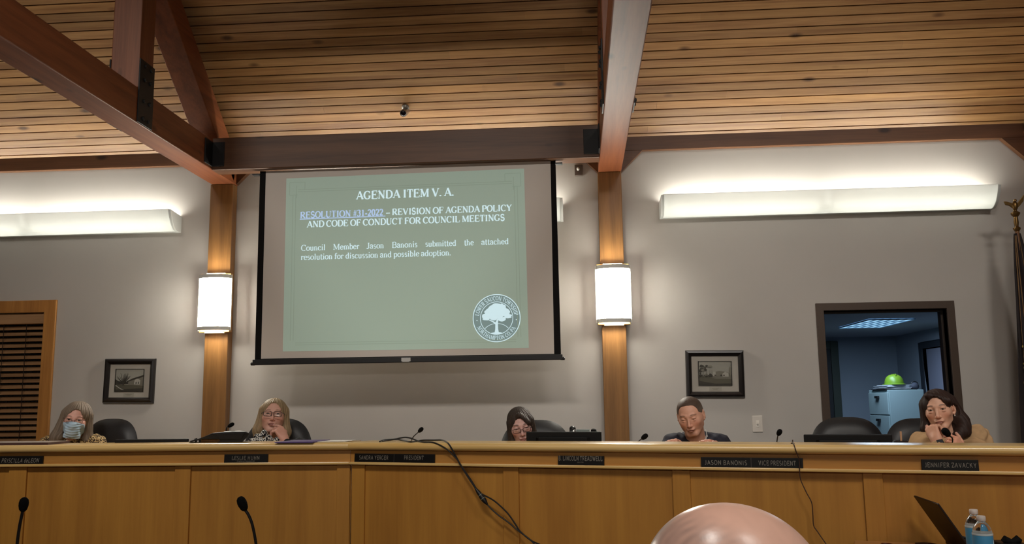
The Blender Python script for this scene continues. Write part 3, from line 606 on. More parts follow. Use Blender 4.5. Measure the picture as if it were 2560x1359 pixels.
# glyph: advance, strokes [(points, weight)], serifs [(x, y, half width)]; weight None: follows the direction, 'k' thick, 'n' thin
G = {
 'A': (.92, [([(.10, 0), (.45, 1)], 'n'), ([(.45, 1), (.82, 0)], 'k'), ([(.24, .34), (.66, .34)], 'n')], [(.10, 0, .12), (.82, 0, .13)]),
 'B': (.80, [([(.17, 0), (.17, 1)], 'k'), ([(.17, 1), (.42, 1)]+A_(.42, .76, .24, .24, 90, -90)+[(.17, .52)], None), ([(.17, .52), (.44, .52)]+A_(.44, .26, .28, .26, 90, -90)+[(.17, 0)], None)], [(.17, 0, .13), (.17, 1, .13)]),
 'C': (.84, [(A_(.46, .5, .38, .5, 48, 312), None), ([(.74, .72), (.74, .98)], 'n')], []),
 'D': (.90, [([(.17, 0), (.17, 1)], 'k'), ([(.17, 1), (.40, 1)]+A_(.40, .5, .42, .5, 90, -90)+[(.17, 0)], None)], [(.17, 0, .13), (.17, 1, .13)]),
 'E': (.80, [([(.17, 0), (.17, 1)], 'k'), ([(.17, 1), (.70, 1), (.70, .80)], 'n'), ([(.17, .52), (.55, .52)], 'n'), ([(.55, .42), (.55, .62)], 'n'), ([(.17, 0), (.73, 0), (.75, .22)], 'n')], [(.17, 0, .13), (.17, 1, .13)]),
 'F': (.74, [([(.17, 0), (.17, 1)], 'k'), ([(.17, 1), (.69, 1), (.69, .78)], 'n'), ([(.17, .52), (.54, .52)], 'n'), ([(.54, .42), (.54, .62)], 'n')], [(.17, 0, .15), (.17, 1, .13)]),
 'G': (.92, [(A_(.46, .5, .38, .5, 48, 318), None), ([(.74, .74), (.74, .98)], 'n'), ([(.74, .12), (.74, .42)], 'k')], [(.74, .42, .13)]),
 'H': (.94, [([(.19, 0), (.19, 1)], 'k'), ([(.76, 0), (.76, 1)], 'k'), ([(.19, .51), (.76, .51)], 'n')], [(.19, 0, .14), (.19, 1, .14), (.76, 0, .14), (.76, 1, .14)]),
 'I': (.46, [([(.23, 0), (.23, 1)], 'k')], [(.23, 0, .15), (.23, 1, .15)]),
 'J': (.56, [([(.36, 1), (.36, .22)]+A_(.20, .2, .16, .2, 0, -150), 'k')], [(.36, 1, .15)]),
 'K': (.92, [([(.17, 0), (.17, 1)], 'k'), ([(.17, .45), (.72, 1)], 'n'), ([(.34, .60), (.80, 0)], 'k')], [(.17, 0, .13), (.17, 1, .13), (.80, 0, .12), (.72, 1, .12)]),
 'L': (.76, [([(.17, 0), (.17, 1)], 'k'), ([(.17, 0), (.68, 0), (.71, .26)], 'n')], [(.17, 0, .13), (.17, 1, .15)]),
 'M': (1.14, [([(.16, 0), (.16, 1)], 'n'), ([(.18, 1), (.55, .06)], 'k'), ([(.55, .06), (.90, 1)], 'n'), ([(.95, 0), (.95, 1)], 'k')], [(.16, 0, .12), (.12, 1, .10), (.95, 0, .14), (.98, 1, .12)]),
 'N': (.94, [([(.17, 0), (.17, 1)], 'n'), ([(.15, 1), (.77, .02)], 'k'), ([(.77, 0), (.77, 1)], 'n')], [(.17, 0, .12), (.12, 1, .10), (.77, 1, .12)]),
 'O': (.94, [(A_(.47, .5, .39, .5, 0, 360, 28), None)], []),
 'P': (.76, [([(.17, 0), (.17, 1)], 'k'), ([(.17, 1), (.42, 1)]+A_(.42, .73, .27, .27, 90, -90)+[(.17, .46)], None)], [(.17, 0, .15), (.17, 1, .13)]),
 'R': (.88, [([(.17, 0), (.17, 1)], 'k'), ([(.17, 1), (.42, 1)]+A_(.42, .75, .25, .25, 90, -90)+[(.17, .5)], None), ([(.40, .5), (.76, 0)], 'k')], [(.17, 0, .13), (.17, 1, .13), (.80, 0, .09)]),
 'S': (.70, [(A_(.35, .75, .24, .25, 50, 270)+A_(.35, .25, .26, .25, 90, -130), 'k'), ([(.56, .76), (.56, .98)], 'n'), ([(.12, .02), (.12, .26)], 'n')], []),
 'T': (.80, [([(.40, 0), (.40, 1)], 'k'), ([(.08, .76), (.08, 1), (.72, 1), (.72, .76)], 'n')], [(.40, 0, .15)]),
 'U': (.92, [([(.18, 1), (.18, .32)]+A_(.47, .30, .29, .30, 180, 270), 'k'), (A_(.47, .30, .29, .30, 270, 360)+[(.76, 1)], 'n')], [(.18, 1, .14), (.76, 1, .12)]),
 'V': (.92, [([(.12, 1), (.48, 0)], 'k'), ([(.48, 0), (.80, 1)], 'n')], [(.13, 1, .14), (.80, 1, .11)]),
 'W': (1.22, [([(.12, 1), (.40, 0)], 'k'), ([(.40, 0), (.62, .95)], 'n'), ([(.62, .95), (.86, 0)], 'k'), ([(.86, 0), (1.10, 1)], 'n')], [(.12, 1, .13), (1.10, 1, .11), (.60, 1, .12)]),
 'X': (.9, [([(.12, 1), (.78, 0)], 'k'), ([(.12, 0), (.78, 1)], 'n')], [(.12, 0, .1), (.78, 0, .1), (.12, 1, .1), (.78, 1, .1)]),
 'Y': (.90, [([(.12, 1), (.46, .46)], 'k'), ([(.46, .46), (.78, 1)], 'n'), ([(.46, 0), (.46, .48)], 'k')], [(.13, 1, .13), (.78, 1, .11), (.46, 0, .15)]),
 'Z': (.80, [([(.10, .78), (.12, 1), (.70, 1)], 'n'), ([(.70, 1), (.10, 0)], 'k'), ([(.10, 0), (.70, 0), (.73, .24)], 'n')], []),
 '0': (.62, [(A_(.31, .5, .22, .5, 0, 360, 26), None)], []),
 '1': (.62, [([(.32, 0), (.32, 1)], 'k'), ([(.14, .84), (.32, 1)], 'n')], [(.32, 0, .17)]),
 '2': (.62, [(A_(.29, .72, .22, .28, 160, -35)+[(.08, .03)], None), ([(.08, .06), (.54, .06)], 'k')], []),
 '3': (.62, [(A_(.28, .77, .2, .23, 155, -80), None), (A_(.27, .28, .25, .28, 88, -150), None)], []),
 '#': (.66, [([(.18, 0), (.30, 1)], 'n'), ([(.40, 0), (.52, 1)], 'n'), ([(.08, .34), (.58, .34)], 'n'), ([(.10, .66), (.60, .66)], 'n')], []),
 '-': (.40, [([(.06, .33), (.34, .33)], 'k')], []),
 '~': (.66, [([(.02, .33), (.64, .33)], 'h')], []),
 '.': (.26, [([(.12, 0), (.12, .13)], 'd')], []),
 'a': (.58, [(A_(.25, .46, .19, .2, 165, 20, 8)+[(.43, .36), (.43, .08), (.52, .03)], 'k'), (A_(.25, .17, .19, .17, 60, 300, 12), None), ([(.30, .01), (.43, .13)], 'n')], []),
 'b': (.62, [([(.14, 0), (.14, 1)], 'k'), (A_(.33, .33, .22, .33, 150, -160), None)], [(.09, 1, .08)]),
 'c': (.54, [(A_(.29, .33, .22, .33, 45, 318), None), ([(.43, .5), (.43, .58)], 'k')], []),
 'd': (.64, [([(.48, 0), (.48, 1)], 'k'), (A_(.29, .33, .22, .33, 30, 330), None)], [(.43, 1, .08), (.54, 0, .06)]),
 'e': (.56, [(A_(.29, .33, .22, .33, 8, 322), None), ([(.08, .37), (.50, .37)], 'n')], []),
 'f': (.40, [([(.18, 0), (.18, .8)], 'k'), (A_(.32, .8, .14, .19, 180, 50), None), ([(.04, .63), (.36, .63)], 'n')], [(.18, 0, .13)]),
 'h': (.64, [([(.14, 0), (.14, 1)], 'k'), (A_(.31, .45, .17, .2, 165, 0), 'n'), ([(.48, .46), (.48, 0)], 'k')], [(.09, 1, .08), (.14, 0, .12), (.48, 0, .12)]),
 'i': (.34, [([(.17, 0), (.17, .64)], 'k'), ([(.17, .85), (.17, .97)], 'd')], [(.17, 0, .12), (.12, .64, .07)]),
 'l': (.34, [([(.17, 0), (.17, 1)], 'k')], [(.17, 0, .12), (.12, 1, .07)]),
 'm': (.96, [([(.14, 0), (.14, .64)], 'k'), (A_(.31, .45, .17, .2, 165, 0), 'n'), ([(.48, .46), (.48, 0)], 'k'), (A_(.65, .45, .17, .2, 165, 0), 'n'), ([(.82, .46), (.82, 0)], 'k')], [(.09, .64, .07), (.14, 0, .12), (.48, 0, .12), (.82, 0, .12)]),
 'n': (.64, [([(.14, 0), (.14, .64)], 'k'), (A_(.31, .45, .17, .2, 165, 0), 'n'), ([(.48, .46), (.48, 0)], 'k')], [(.09, .64, .07), (.14, 0, .12), (.48, 0, .12)]),
 'o': (.62, [(A_(.31, .33, .24, .33, 0, 360, 24), None)], []),
 'p': (.62, [([(.14, -.28), (.14, .64)], 'k'), (A_(.33, .33, .22, .33, 150, -150), None)], [(.09, .64, .07), (.14, -.28, .12)]),
 'r': (.46, [([(.14, 0), (.14, .64)], 'k'), (A_(.30, .46, .16, .18, 170, 60), 'n'), ([(.38, .52), (.38, .63)], 'k')], [(.09, .64, .07), (.14, 0, .12)]),
 's': (.48, [(A_(.24, .49, .15, .16, 40, 270, 9)+A_(.24, .165, .16, .165, 90, -140, 10), 'm')], []),
 't': (.38, [([(.16, .88), (.16, .14)]+A_(.27, .14, .11, .14, 180, 310, 6), 'k'), ([(.03, .63), (.34, .63)], 'n')], []),
 'u': (.64, [([(.14, .64), (.14, .2)]+A_(.30, .19, .16, .19, 180, 300, 8), 'k'), ([(.48, .64), (.48, 0)], 'k')], [(.09, .64, .07), (.43, .64, .07), (.53, 0, .06)]),
 'g': (.60, [(A_(.29, .33, .22, .33, 30, 330), None), ([(.48, .64), (.48, -.1)]+A_(.28, -.1, .2, .18, 0, -150, 8), None)], []),
 'w': (.86, [([(.08, .64), (.26, 0)], 'k'), ([(.26, 0), (.42, .6)], 'n'), ([(.42, .6), (.60, 0)], 'k'), ([(.60, 0), (.76, .64)], 'n')], []),
 ' ': (.27, [], []),
}
def text_width(t, gap=0.0): return sum(G[c][0]+gap for c in t)
def glyph_polys(c, thick, thin, serif):
    """quads (4 points) of one letter in em units"""
    out = []; adv, strokes, serifs = G[c]
    for k, (P, wt) in enumerate(strokes):
        if not serif and wt in ('n',) and c in 'CSG' and len(P) == 2 and P[0][0] == P[1][0] and c != 'G': continue
        if not serif and c == 'S' and k > 0: continue
        if not serif and c in 'CG' and k == 1: continue
        P = [np.array(p) for p in P]; n = len(P); W = []
        for i in range(n):
            d = P[min(i+1, n-1)]-P[max(i-1, 0)]; d = d/(np.linalg.norm(d)+1e-9)
            if wt == 'k': h = thick if not (c in 'Ss' and serif) else thin+(thick-thin)*(0.35+0.65*abs(d[0]) if abs(d[0]) > .5 else 0.5)
            elif wt == 'm': h = thin+(thick-thin)*0.6
            elif wt == 'n': h = thin
            elif wt == 'h': h = thin*1.3
            elif wt == 'd': h = max(0.13, thick)
            else: h = thin+(thick-thin)*abs(d[1])**1.4
            if not serif: h = thick
            W.append((np.array([-d[1], d[0]]), h/2))
        for i in range(n-1):
            a, b = P[i], P[i+1]; e = (b-a)/(np.linalg.norm(b-a)+1e-9)*0.012
            out.append([a-e+W[i][0]*W[i][1], a-e-W[i][0]*W[i][1], b+e-W[i+1][0]*W[i+1][1], b+e+W[i+1][0]*W[i+1][1]])
    if serif:
        for x, y, hw in serifs:
            t = thin*0.95; ya, yb = (y, y+t) if y < 0.2 else (y-t, y)
            out.append([np.array(p) for p in ((x-hw, ya), (x+hw, ya), (x+hw, yb), (x-hw, yb))])
    return out
def put_text(mb, t, f, u0, u1, thick, thin, serif=True, gap=0.03, slant=0.0):
    """letters between u0 and u1; f(u, v) maps (run 0..1 along the line, height in cap units) to a point"""
    W = text_width(t, gap)-gap; x = 0
    for c in t:
        for q in glyph_polys(c, thick, thin, serif):
            mb.add([f(u0+(u1-u0)*(x+p[0]+slant*p[1])/W, p[1]) for p in q], [(0, 1, 2, 3)])
        x += G[c][0]+gap

# ================================================================== PROJECTION SCREEN
SY = 6.05
def S(x, y, d=0.0): return atY(x, y, SY-d)
scr = thing('projection_screen', 'large pull down projection screen showing a green agenda slide', 'projection screen', S(1020, 425))
fab = mat('screen_fabric', (214, 206, 198), 0.9, spec=0.1)
TLo, TRo, BRo, BLo = (650.2, 428), (1388.8, 401), (1402.5, 886), (637, 899)
TLi, TRi, BRi, BLi = (664.7, 428), (1376.3, 401), (1385.5, 885.5), (652.5, 897.5)
def slab(b, q, d0, d1):
    return b.hexa([S(x, y, d0) for x, y in q]+[S(x, y, d1) for x, y in q])
b = MB(); slab(b, (TLi, TRi, BRi, BLi), -0.0015, 0.0); b.build('fabric', fab, scr)
b = MB(); slab(b, (TLo, TLi, BLi, BLo), -0.0015, 0.0006); slab(b, (TRi, TRo, BRo, BRi), -0.0015, 0.0006)
slab(b, ((640, 896.5), (1400, 883.5), (1402.5, 889), (637, 902)), -0.0015, 0.0008)
b.build('black_border', M['blackm'], scr)
b = MB(); pa, pb = S(632.5, 905.5), S(1406.5, 892); ax = (pb-pa)/2; L_ = np.linalg.norm(ax)
b.obox((pa+pb)/2, ax, (0, 0.014, 0), (0, 0, 0.019)); b.build('bottom_bar', M['black'], scr, bevel=0.004)
b = MB()
for px, py in ((632.5, 909), (1406.5, 895.5)): p_ = S(px, py); b.lathe([(0.008, -0.016), (0.012, -0.012), (0.012, 0.012), (0.008, 0.016)], p_, 12, ax=(1, 0, 0))
b.build('bar_end_cap', M['black'], scr, smooth=True)
b = MB(); c_ = S(1016, 898.5, 0.0); b.obox(c_-[0, 0.016, 0], (0.033, 0, 0), (0, 0.003, 0), (0, 0, 0.013)); b.obox(c_+[0, -0.018, -0.014], (0.025, 0, 0), (0, 0.004, 0), (0, 0, 0.003))
b.build('pull_handle', mat('handle_grey', (186, 186, 184), 0.4), scr, bevel=0.002)
b = MB()
for xa, xb, yy in ((633, 652, 437.5), (1388, 1406, 409.5)): pa, pb = S(xa, yy), S(xb, yy-0.6); b.obox((pa+pb)/2, (pb-pa)/2, (0, 0.02, 0), (0, 0, 0.005))
b.build('roller_bracket', M['black'], scr, bevel=0.001)

def slide_mat(name, c, e):
    m = mat(name, c, 0.9, spec=0.05, emit=c, estr=e); return m
green = slide_mat('slide_green', (182, 204, 190), 0.17)
green2 = slide_mat('slide_green_line', (171, 193, 178), 0.16)
SL = dict(TL=(716, 446), TR=(1310, 421), BR=(1322, 869), BL=(707, 878))
def slide_pt(u, v, d):
    a = lerp(S(*SL['BL'], d), S(*SL['BR'], d), u); c = lerp(S(*SL['TL'], d), S(*SL['TR'], d), u); return lerp(a, c, v)
b = MB(); b.hexa([slide_pt(u, v, d) for d in (0.0002, 0.0008) for u, v in ((0, 0), (1, 0), (1, 1), (0, 1))]); sp = b.build('slide', green, scr)
b = MB(); D1 = 0.0012
def sline(u0, v0, u1, v1, t=0.0016):
    if abs(u1-u0) > abs(v1-v0): b.add([slide_pt(u0, v0-t, D1), slide_pt(u1, v1-t, D1), slide_pt(u1, v1+t, D1), slide_pt(u0, v0+t, D1)], [(0, 1, 2, 3)])
    else: b.add([slide_pt(u0-t*.8, v0, D1), slide_pt(u0+t*.8, v0, D1), slide_pt(u1+t*.8, v1, D1), slide_pt(u1-t*.8, v1, D1)], [(0, 1, 2, 3)])
for k in (0.0, 0.012):
    sline(0.05, 0.93-k, 0.95, 0.93-k); sline(0.03+k, 0.06, 0.03+k, 0.9); sline(0.97-k, 0.06, 0.97-k, 0.9); sline(0.05, 0.035+k, 0.95, 0.035+k)
for uu in (0.03, 0.97):
    s_ = 1 if uu < .5 else -1
    sline(uu-s_*.015, 0.975, uu+s_*.05, 0.975); sline(uu-s_*.015, 0.975, uu-s_*.015, 0.90); sline(uu-s_*.015, 0.90, uu+s_*.02, 0.90); sline(uu+s_*.05, 0.975, uu+s_*.05, 0.93); sline(uu+s_*.015, 0.955, uu+s_*.015, 0.88)
b.build('slide_border', green2, sp)
txt = mat('slide_text_white', (40, 44, 44), 0.9, spec=0.0, emit=(212, 236, 240), estr=0.92)
txl = mat('slide_text_link', (36, 40, 46), 0.9, spec=0.0, emit=(182, 204, 238), estr=0.9)
def Lm(x0, y0, x1, y1, cap, d=0.0016):
    """line of writing on the screen from (x0,y0) to (x1,y1), cap height in photo pixels"""
    p0, p1 = S(x0, y0, d), S(x1, y1, d); h = np.linalg.norm(S(x0, y0, d)-S(x0+0.7, y0-cap, d))
    up = np.array([0, 0, 1.0]); return lambda u, v: p0+(p1-p0)*u+up*h*v
def line_of(px, py, k=1/2.5163): return 620+px*k, 400+py*k
b = MB(); bt, bn = 0.215, 0.09
x0, y0 = line_of(680, 247); x1, y1 = line_of(1295, 223)
put_text(b, 'AGENDA ITEM V. A.', Lm(x0, y0, x1, y1, 19.5), 0, 1, bt, bn)
b.build('heading_lettering', txt, sp)
b = MB(); x0, y0 = line_of(328, 365); x1, y1 = line_of(850, 346.5); put_text(b, 'RESOLUTION #31-2022', Lm(x0, y0, x1, y1, 15.2), 0, 1, bt, bn)
x0, y0 = line_of(326, 374); x1, y1 = line_of(864, 354); f = Lm(x0, y0, x1, y1, 2); b.add([f(0, 0), f(1, 0), f(1, 1), f(0, 1)], [(0, 1, 2, 3)])
b.build('link_lettering', txl, sp)
b = MB(); x0, y0 = line_of(868, 346.5); x1, y1 = line_of(1660, 318); put_text(b, '~ REVISION OF AGENDA POLICY', Lm(x0, y0, x1, y1, 15.2), 0, 1, bt, bn); b.build('title_lettering', txt, sp)
b = MB(); x0, y0 = line_of(370, 422.5); x1, y1 = line_of(1615, 379.5); put_text(b, 'AND CODE OF CONDUCT FOR COUNCIL MEETINGS', Lm(x0, y0, x1, y1, 15.2), 0, 1, bt, bn)
b.build('title_lettering', txt, sp)
b = MB(); y_of = lambda x: 570+(527-570)*(x-333)/(1640-333)
for wd, xa, xb in (('Council', 333, 487), ('Member', 535, 700), ('Jason', 745, 855), ('Banonis', 905, 1066), ('submitted', 1115, 1310), ('the', 1360, 1420), ('attached', 1468, 1640)):
    x0, y0 = line_of(xa, y_of(xa)); x1, y1 = line_of(xb, y_of(xb)); put_text(b, wd, Lm(x0, y0, x1, y1, 14.2), 0, 1, 0.145, 0.07, gap=0.02); b.build('paragraph_lettering', txt, sp); b = MB()
b = MB(); x0, y0 = line_of(332, 627.5); x1, y1 = line_of(1277, 598); put_text(b, 'resolution for discussion and possible adoption.', Lm(x0, y0, x1, y1, 14.2), 0, 1, 0.145, 0.07, gap=0.02); b.build('paragraph_lettering', txt, sp); b = MB()

# township seal: ring lettering round a spreading tree
sc = S(1241.5, 794.6, 0.0); sr = float(np.linalg.norm(S(1301.5, 793.6, 0)-sc)); 
def SE(x, y, d=0.0015): return np.array([sc[0]+x*sr, SY-d, sc[2]+y*sr+x*sr*0.004])
disc = slide_mat('seal_ground', (150, 178, 180), 0.2)
b = MB(); n = 64
b.add([SE(math.cos(2*PI*i/n), math.sin(2*PI*i/n), 0.0011) for i in range(n)], [tuple(range(n))]); b.build('seal_ground', disc, sp)
b = MB()
def ring(r0, r1, a0=0, a1=360, n=72, cx=0, cy=0, ry=1.0):
    for i in range(n):
        t0, t1 = math.radians(a0+(a1-a0)*i/n), math.radians(a0+(a1-a0)*(i+1)/n)
        b.add([SE(cx+r*math.cos(t), cy+ry*r*math.sin(t)) for r, t in ((r0, t0), (r1, t0), (r1, t1), (r0, t1))], [(0, 1, 2, 3)])
ring(0.965, 1.0); ring(0.665, 0.69)
def ring_text(t, mid, span, r, cap, top=True):
    W = text_width(t, 0.08); x = 0
    for c in t:
        for q in glyph_polys(c, 0.17, 0.07, True):
            pts = []
            for p in q:
                fr = (x+p[0])/W-0.5
                if top: a = math.radians(mid-fr*span); rr = r+cap*p[1]
                else: a = math.radians(mid+fr*span); rr = r-cap*p[1]
                pts.append(SE(rr*math.cos(a), rr*math.sin(a)))
            b.add(pts, [(0, 1, 2, 3)])
        x += G[c][0]+0.08
ring_text('LOWER SAUCON TOWNSHIP', 89, 165, 0.745, 0.165, True)
ring_text('NORTHAMPTON CO. PA', 268, 128, 0.905, 0.165, False)
for a in (186, 354): b.add([SE(0.825*math.cos(math.radians(a))+0.022*math.cos(2*PI*i/10), 0.825*math.sin(math.radians(a))+0.022*math.sin(2*PI*i/10)) for i in range(10)], [tuple(range(10))])
# tree on its mound
rr = random.Random(4)
def tblob(x, y, rx, ry, n=26): b.add([SE(x+rx*math.cos(2*PI*i/n)*(1+0.09*rr.uniform(-1, 1)), y+ry*math.sin(2*PI*i/n)*(1+0.12*rr.uniform(-1, 1))) for i in range(n)], [tuple(range(n))])
for c in ((0.0, 0.36, 0.34, 0.24), (-0.24, 0.24, 0.26, 0.2), (-0.42, 0.08, 0.2, 0.13), (0.2, 0.4, 0.2, 0.2), (0.36, 0.24, 0.2, 0.16), (0.48, 0.1, 0.16, 0.06), (0.02, 0.14, 0.3, 0.16), (0.22, -0.05, 0.16, 0.09), (-0.44, -0.03, 0.14, 0.06), (0.04, 0.48, 0.2, 0.13), (-0.12, 0.0, 0.16, 0.1), (0.46, 0.03, 0.17, 0.045)): tblob(*c)
def limb2(pts, ws):
    for (p, q, wa, wb) in zip(pts[:-1], pts[1:], ws[:-1], ws[1:]):
        p, q = np.array(p), np.array(q); d = (q-p)/np.linalg.norm(q-p); nn = np.array([-d[1], d[0]])
        b.add([SE(*(p+nn*wa)), SE(*(p-nn*wa)), SE(*(q-nn*wb)), SE(*(q+nn*wb))], [(0, 1, 2, 3)])
limb2([(0, -0.62), (0.0, -0.45), (0.0, -0.25), (0.02, -0.12), (0.1, 0.02)], [0.09, 0.06, 0.055, 0.045, 0.02]); limb2([(-0.02, -0.24), (-0.16, -0.14), (-0.34, -0.06)], [0.04, 0.025, 0.015])
b.add([SE(0.0+0.26*math.cos(2*PI*i/24), -0.635+0.045*math.sin(2*PI*i/24)) for i in range(24)], [tuple(range(24))])
ring(0.545, 0.57, 30, 150, 40, 0.0, -0.63, 0.72)
b.build('seal_lettering', txt, sp)
# ================================================================== THE DAIS
TOPZ = 1.28
class Seg:
    def __init__(s, P0, P1):
        s.P0 = np.array([*P0, 0.0]); d = np.array([*P1, 0.0])-s.P0; s.L = np.linalg.norm(d); s.t = d/s.L; s.n = np.array([s.t[1], -s.t[0], 0.0])
        s.rot = math.atan2(s.t[1], s.t[0])
    def at(s, a, o, z): return s.P0+s.t*a+s.n*o+np.array([0, 0, z])
    def hit(s, x, y, o=0.0):
        d = ray(x, y); q = s.P0+s.n*o; k = ((q-CAM)@s.n)/(d@s.n); P = CAM+d*k; return (P-s.P0)@s.t, P
    def box(s, b, a0, a1, o0, o1, z0, z1): return b.hexa([s.at(a, o, z) for z in (z0, z1) for a, o in ((a0, o0), (a1, o0), (a1, o1), (a0, o1))])
SEAM = (-1.332, 5.095)
LS = Seg((-4.4, 5.135), SEAM); RS = Seg(SEAM, (3.0, 3.765))
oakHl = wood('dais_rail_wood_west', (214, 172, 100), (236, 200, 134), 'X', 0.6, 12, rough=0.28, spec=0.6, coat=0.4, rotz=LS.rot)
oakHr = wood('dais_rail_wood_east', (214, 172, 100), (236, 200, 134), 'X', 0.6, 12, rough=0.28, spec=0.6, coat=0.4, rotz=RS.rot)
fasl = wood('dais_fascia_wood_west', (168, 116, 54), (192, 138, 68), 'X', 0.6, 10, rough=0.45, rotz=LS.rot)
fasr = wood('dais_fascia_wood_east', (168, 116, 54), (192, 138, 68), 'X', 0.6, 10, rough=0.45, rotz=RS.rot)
def dais(seg, label, stiles, hm, fm, flip):
    r = thing('council_dais', label, 'dais', seg.at(seg.L/2, -0.2, 0), 'runs of the council dais')
    a0, a1 = 0.0006, seg.L-0.0006
    prof = [(-0.24, 1.236), (0.012, 1.236)]+[(0.012+0.022*math.cos(t), 1.258+0.022*math.sin(t)) for t in np.linspace(-PI/2, PI/2, 10)]+[(-0.24, 1.28)]
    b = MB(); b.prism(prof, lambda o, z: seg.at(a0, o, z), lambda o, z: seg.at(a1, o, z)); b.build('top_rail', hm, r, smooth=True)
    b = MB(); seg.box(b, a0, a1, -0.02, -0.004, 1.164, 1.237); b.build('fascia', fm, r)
    b = MB(); seg.box(b, a0, a1, -0.03, 0.014, 1.153, 1.1685); b.build('ledge_trim', hm, r, bevel=0.004)
    b = MB(); seg.box(b, a0, a1, -0.06, -0.026, 0.0, 1.155); b.build('panel', M['oakV'], r)
    for s0, s1 in stiles:
        b = MB(); seg.box(b, s0, s1, -0.027, -0.012, 0.12, 1.153); b.build('stile', M['oakV'], r, bevel=0.002)
    b = MB(); seg.box(b, a0, a1, -0.027, -0.004, 0.0, 0.12); b.build('plinth', M['oakV'], r, bevel=0.003)
    b = MB(); seg.box(b, a0, a1, -0.80, -0.05, 0.955, 0.99); b.build('worktop', hm, r, bevel=0.004)
    return r
sx = lambda seg, x, y=1180: seg.hit(x, y, -0.012)[0]
dais(LS, 'left run of the long wooden council dais, left of its seam', [(sx(LS, -490), sx(LS, -450)), (sx(LS, 22), sx(LS, 66)), (sx(LS, 437), sx(LS, 476)), (sx(LS, 842), LS.L-0.004)], oakHl, fasl, 0)
dais(RS, 'right run of the long wooden council dais, right of its seam', [(0.004, sx(RS, 911)), (sx(RS, 1258, 1190), sx(RS, 1296, 1190)), (sx(RS, 1681, 1200), sx(RS, 1725, 1200)), (sx(RS, 2158, 1200), sx(RS, 2207, 1200)), (sx(RS, 2690, 1200), sx(RS, 2745, 1200))], oakHr, fasr, 0)

# ---------------- name plates
plm = mat('nameplate_black', (15, 12, 11), 0.45, spec=0.3); lem = mat('nameplate_letters', (142, 134, 122), 0.6)
def nameplate(seg, x0, x1, yb, lines, label, div=None, small=None):
    a0, a1 = seg.hit(x0, yb, 0.008)[0], seg.hit(x1, yb, 0.008)[0]; zb = 1.1685; h = 0.0475
    r = thing('name_plate', label, 'name plate', seg.at((a0+a1)/2, 0.004, zb), 'name plates along the dais')
    b = MB(); 
    b.prism([(0.000, zb), (0.0095, zb), (0.006, zb+h), (-0.0035, zb+h)], lambda o, z: seg.at(a0, o, z), lambda o, z: seg.at(a1, o, z))
    b.build('plate', plm, r, bevel=0.001)
    of = lambda z: 0.0095-0.0035*(z-zb)/h+0.0006
    b = MB()
    for t, xa, xb, yt, ybm, sl in lines:
        s0, s1 = seg.hit(xa, ybm, 0.008)[0], seg.hit(xb, ybm, 0.008)[0]
        z0, z1 = seg.hit((xa+xb)/2, ybm, 0.008)[1][2], seg.hit((xa+xb)/2, yt, 0.008)[1][2]
        put_text(b, t, lambda u, v: seg.at(s0+(s1-s0)*u, of(z0+(z1-z0)*v), z0+(z1-z0)*v), 0, 1, 0.12, 0.12, serif=False, gap=0.12, slant=sl)
        b.build('lettering', lem, r); b = MB()
    if div:
        s = seg.hit(div, yb, 0.008)[0]; b = MB(); b.hexa([seg.at(s+da, of(z)+e-0.0004, z) for z in (zb+0.001, zb+h-0.001) for da, e in ((-0.0012, 0), (0.0012, 0), (0.0012, 0.0008), (-0.0012, 0.0008))]); b.build('divider', mat('plate_seam', (66, 60, 54), 0.5), r)
nameplate(LS, -3, 106, 1158, [('PRISCILLA deLEON', 3, 97, 1145.5, 1155.5, 0.2)], 'black name plate at the left end, below the masked person')
nameplate(LS, 560, 669, 1154, [('LESLIE HUHN', 579, 649, 1139.5, 1148.5, 0), ('Township Manager'.replace('g', 'g'), 592, 637, 1150.6, 1154.0, 0)] if False else [('LESLIE HUHN', 579, 649, 1139.5, 1148.5, 0), ('TOWNSHIP MANAGER', 592, 637, 1151.0, 1153.6, 0)], 'black name plate below the person in a patterned scarf')
nameplate(RS, 886, 1086, 1153, [('SANDRA YERGER', 898, 971, 1138.3, 1147.8, 0), ('PRESIDENT', 1010, 1059, 1138.6, 1148.2, 0)], 'wide black name plate just right of the dais seam', div=985)
nameplate(RS, 1395, 1510, 1159, [('B. LINCOLN TREADWELL', 1396.5, 1506, 1139.8, 1150.6, 0), ('SOLICITOR', 1443, 1459, 1153.6, 1156.0, 0)], 'black name plate below the monitor left of the right post')
nameplate(RS, 1753, 2008, 1168, [('JASON BANONIS', 1762, 1868, 1150.5, 1161.0, 0), ('VICE PRESIDENT', 1896, 1990, 1151.5, 1162.5, 0)], 'wide black name plate below the person in a navy jacket', div=1878.5)
nameplate(RS, 2305, 2448, 1174, [('JENNIFER ZAVACKY', 2312.5, 2442, 1156.5, 1167.5, 0)], 'black name plate below the person in a camel sweater')

# ---------------- gooseneck microphones
foam = mat('mic_foam', (20, 20, 20), 0.95, spec=0.1, noise=0.2, nscale=300, bump=0.5)
def mic(path, tip0, tip1, rad, neck, label, base, fr=None):
    """path: points of the neck from base to foam; tip0-tip1 axis of the foam"""
    r = thing('gooseneck_microphone', label, 'microphone', base, 'gooseneck microphones')
    b = MB(); b.tube(catmull(path, 8), neck, 8); b.build('gooseneck', M['black'], r, smooth=True)
    t0, t1 = np.array(tip0), np.array(tip1); ax = t1-t0; L = np.linalg.norm(ax); k = rad
    b = MB(); b.lathe([(k*0.55, 0), (k*0.8, L*0.12), (k*0.98, L*0.4), (k, L*0.6), (k*0.85, L*0.83), (k*0.5, L*0.96), (0.0005, L)], t0, 16, ax=ax); b.build('windscreen', foam, r, smooth=True)
    b = MB(); b.lathe([(0.055, 0), (0.055, 0.018), (0.045, 0.026), (0.012, 0.03)], base, 20); b.build('base', M['black'], r, smooth=True)
    return r
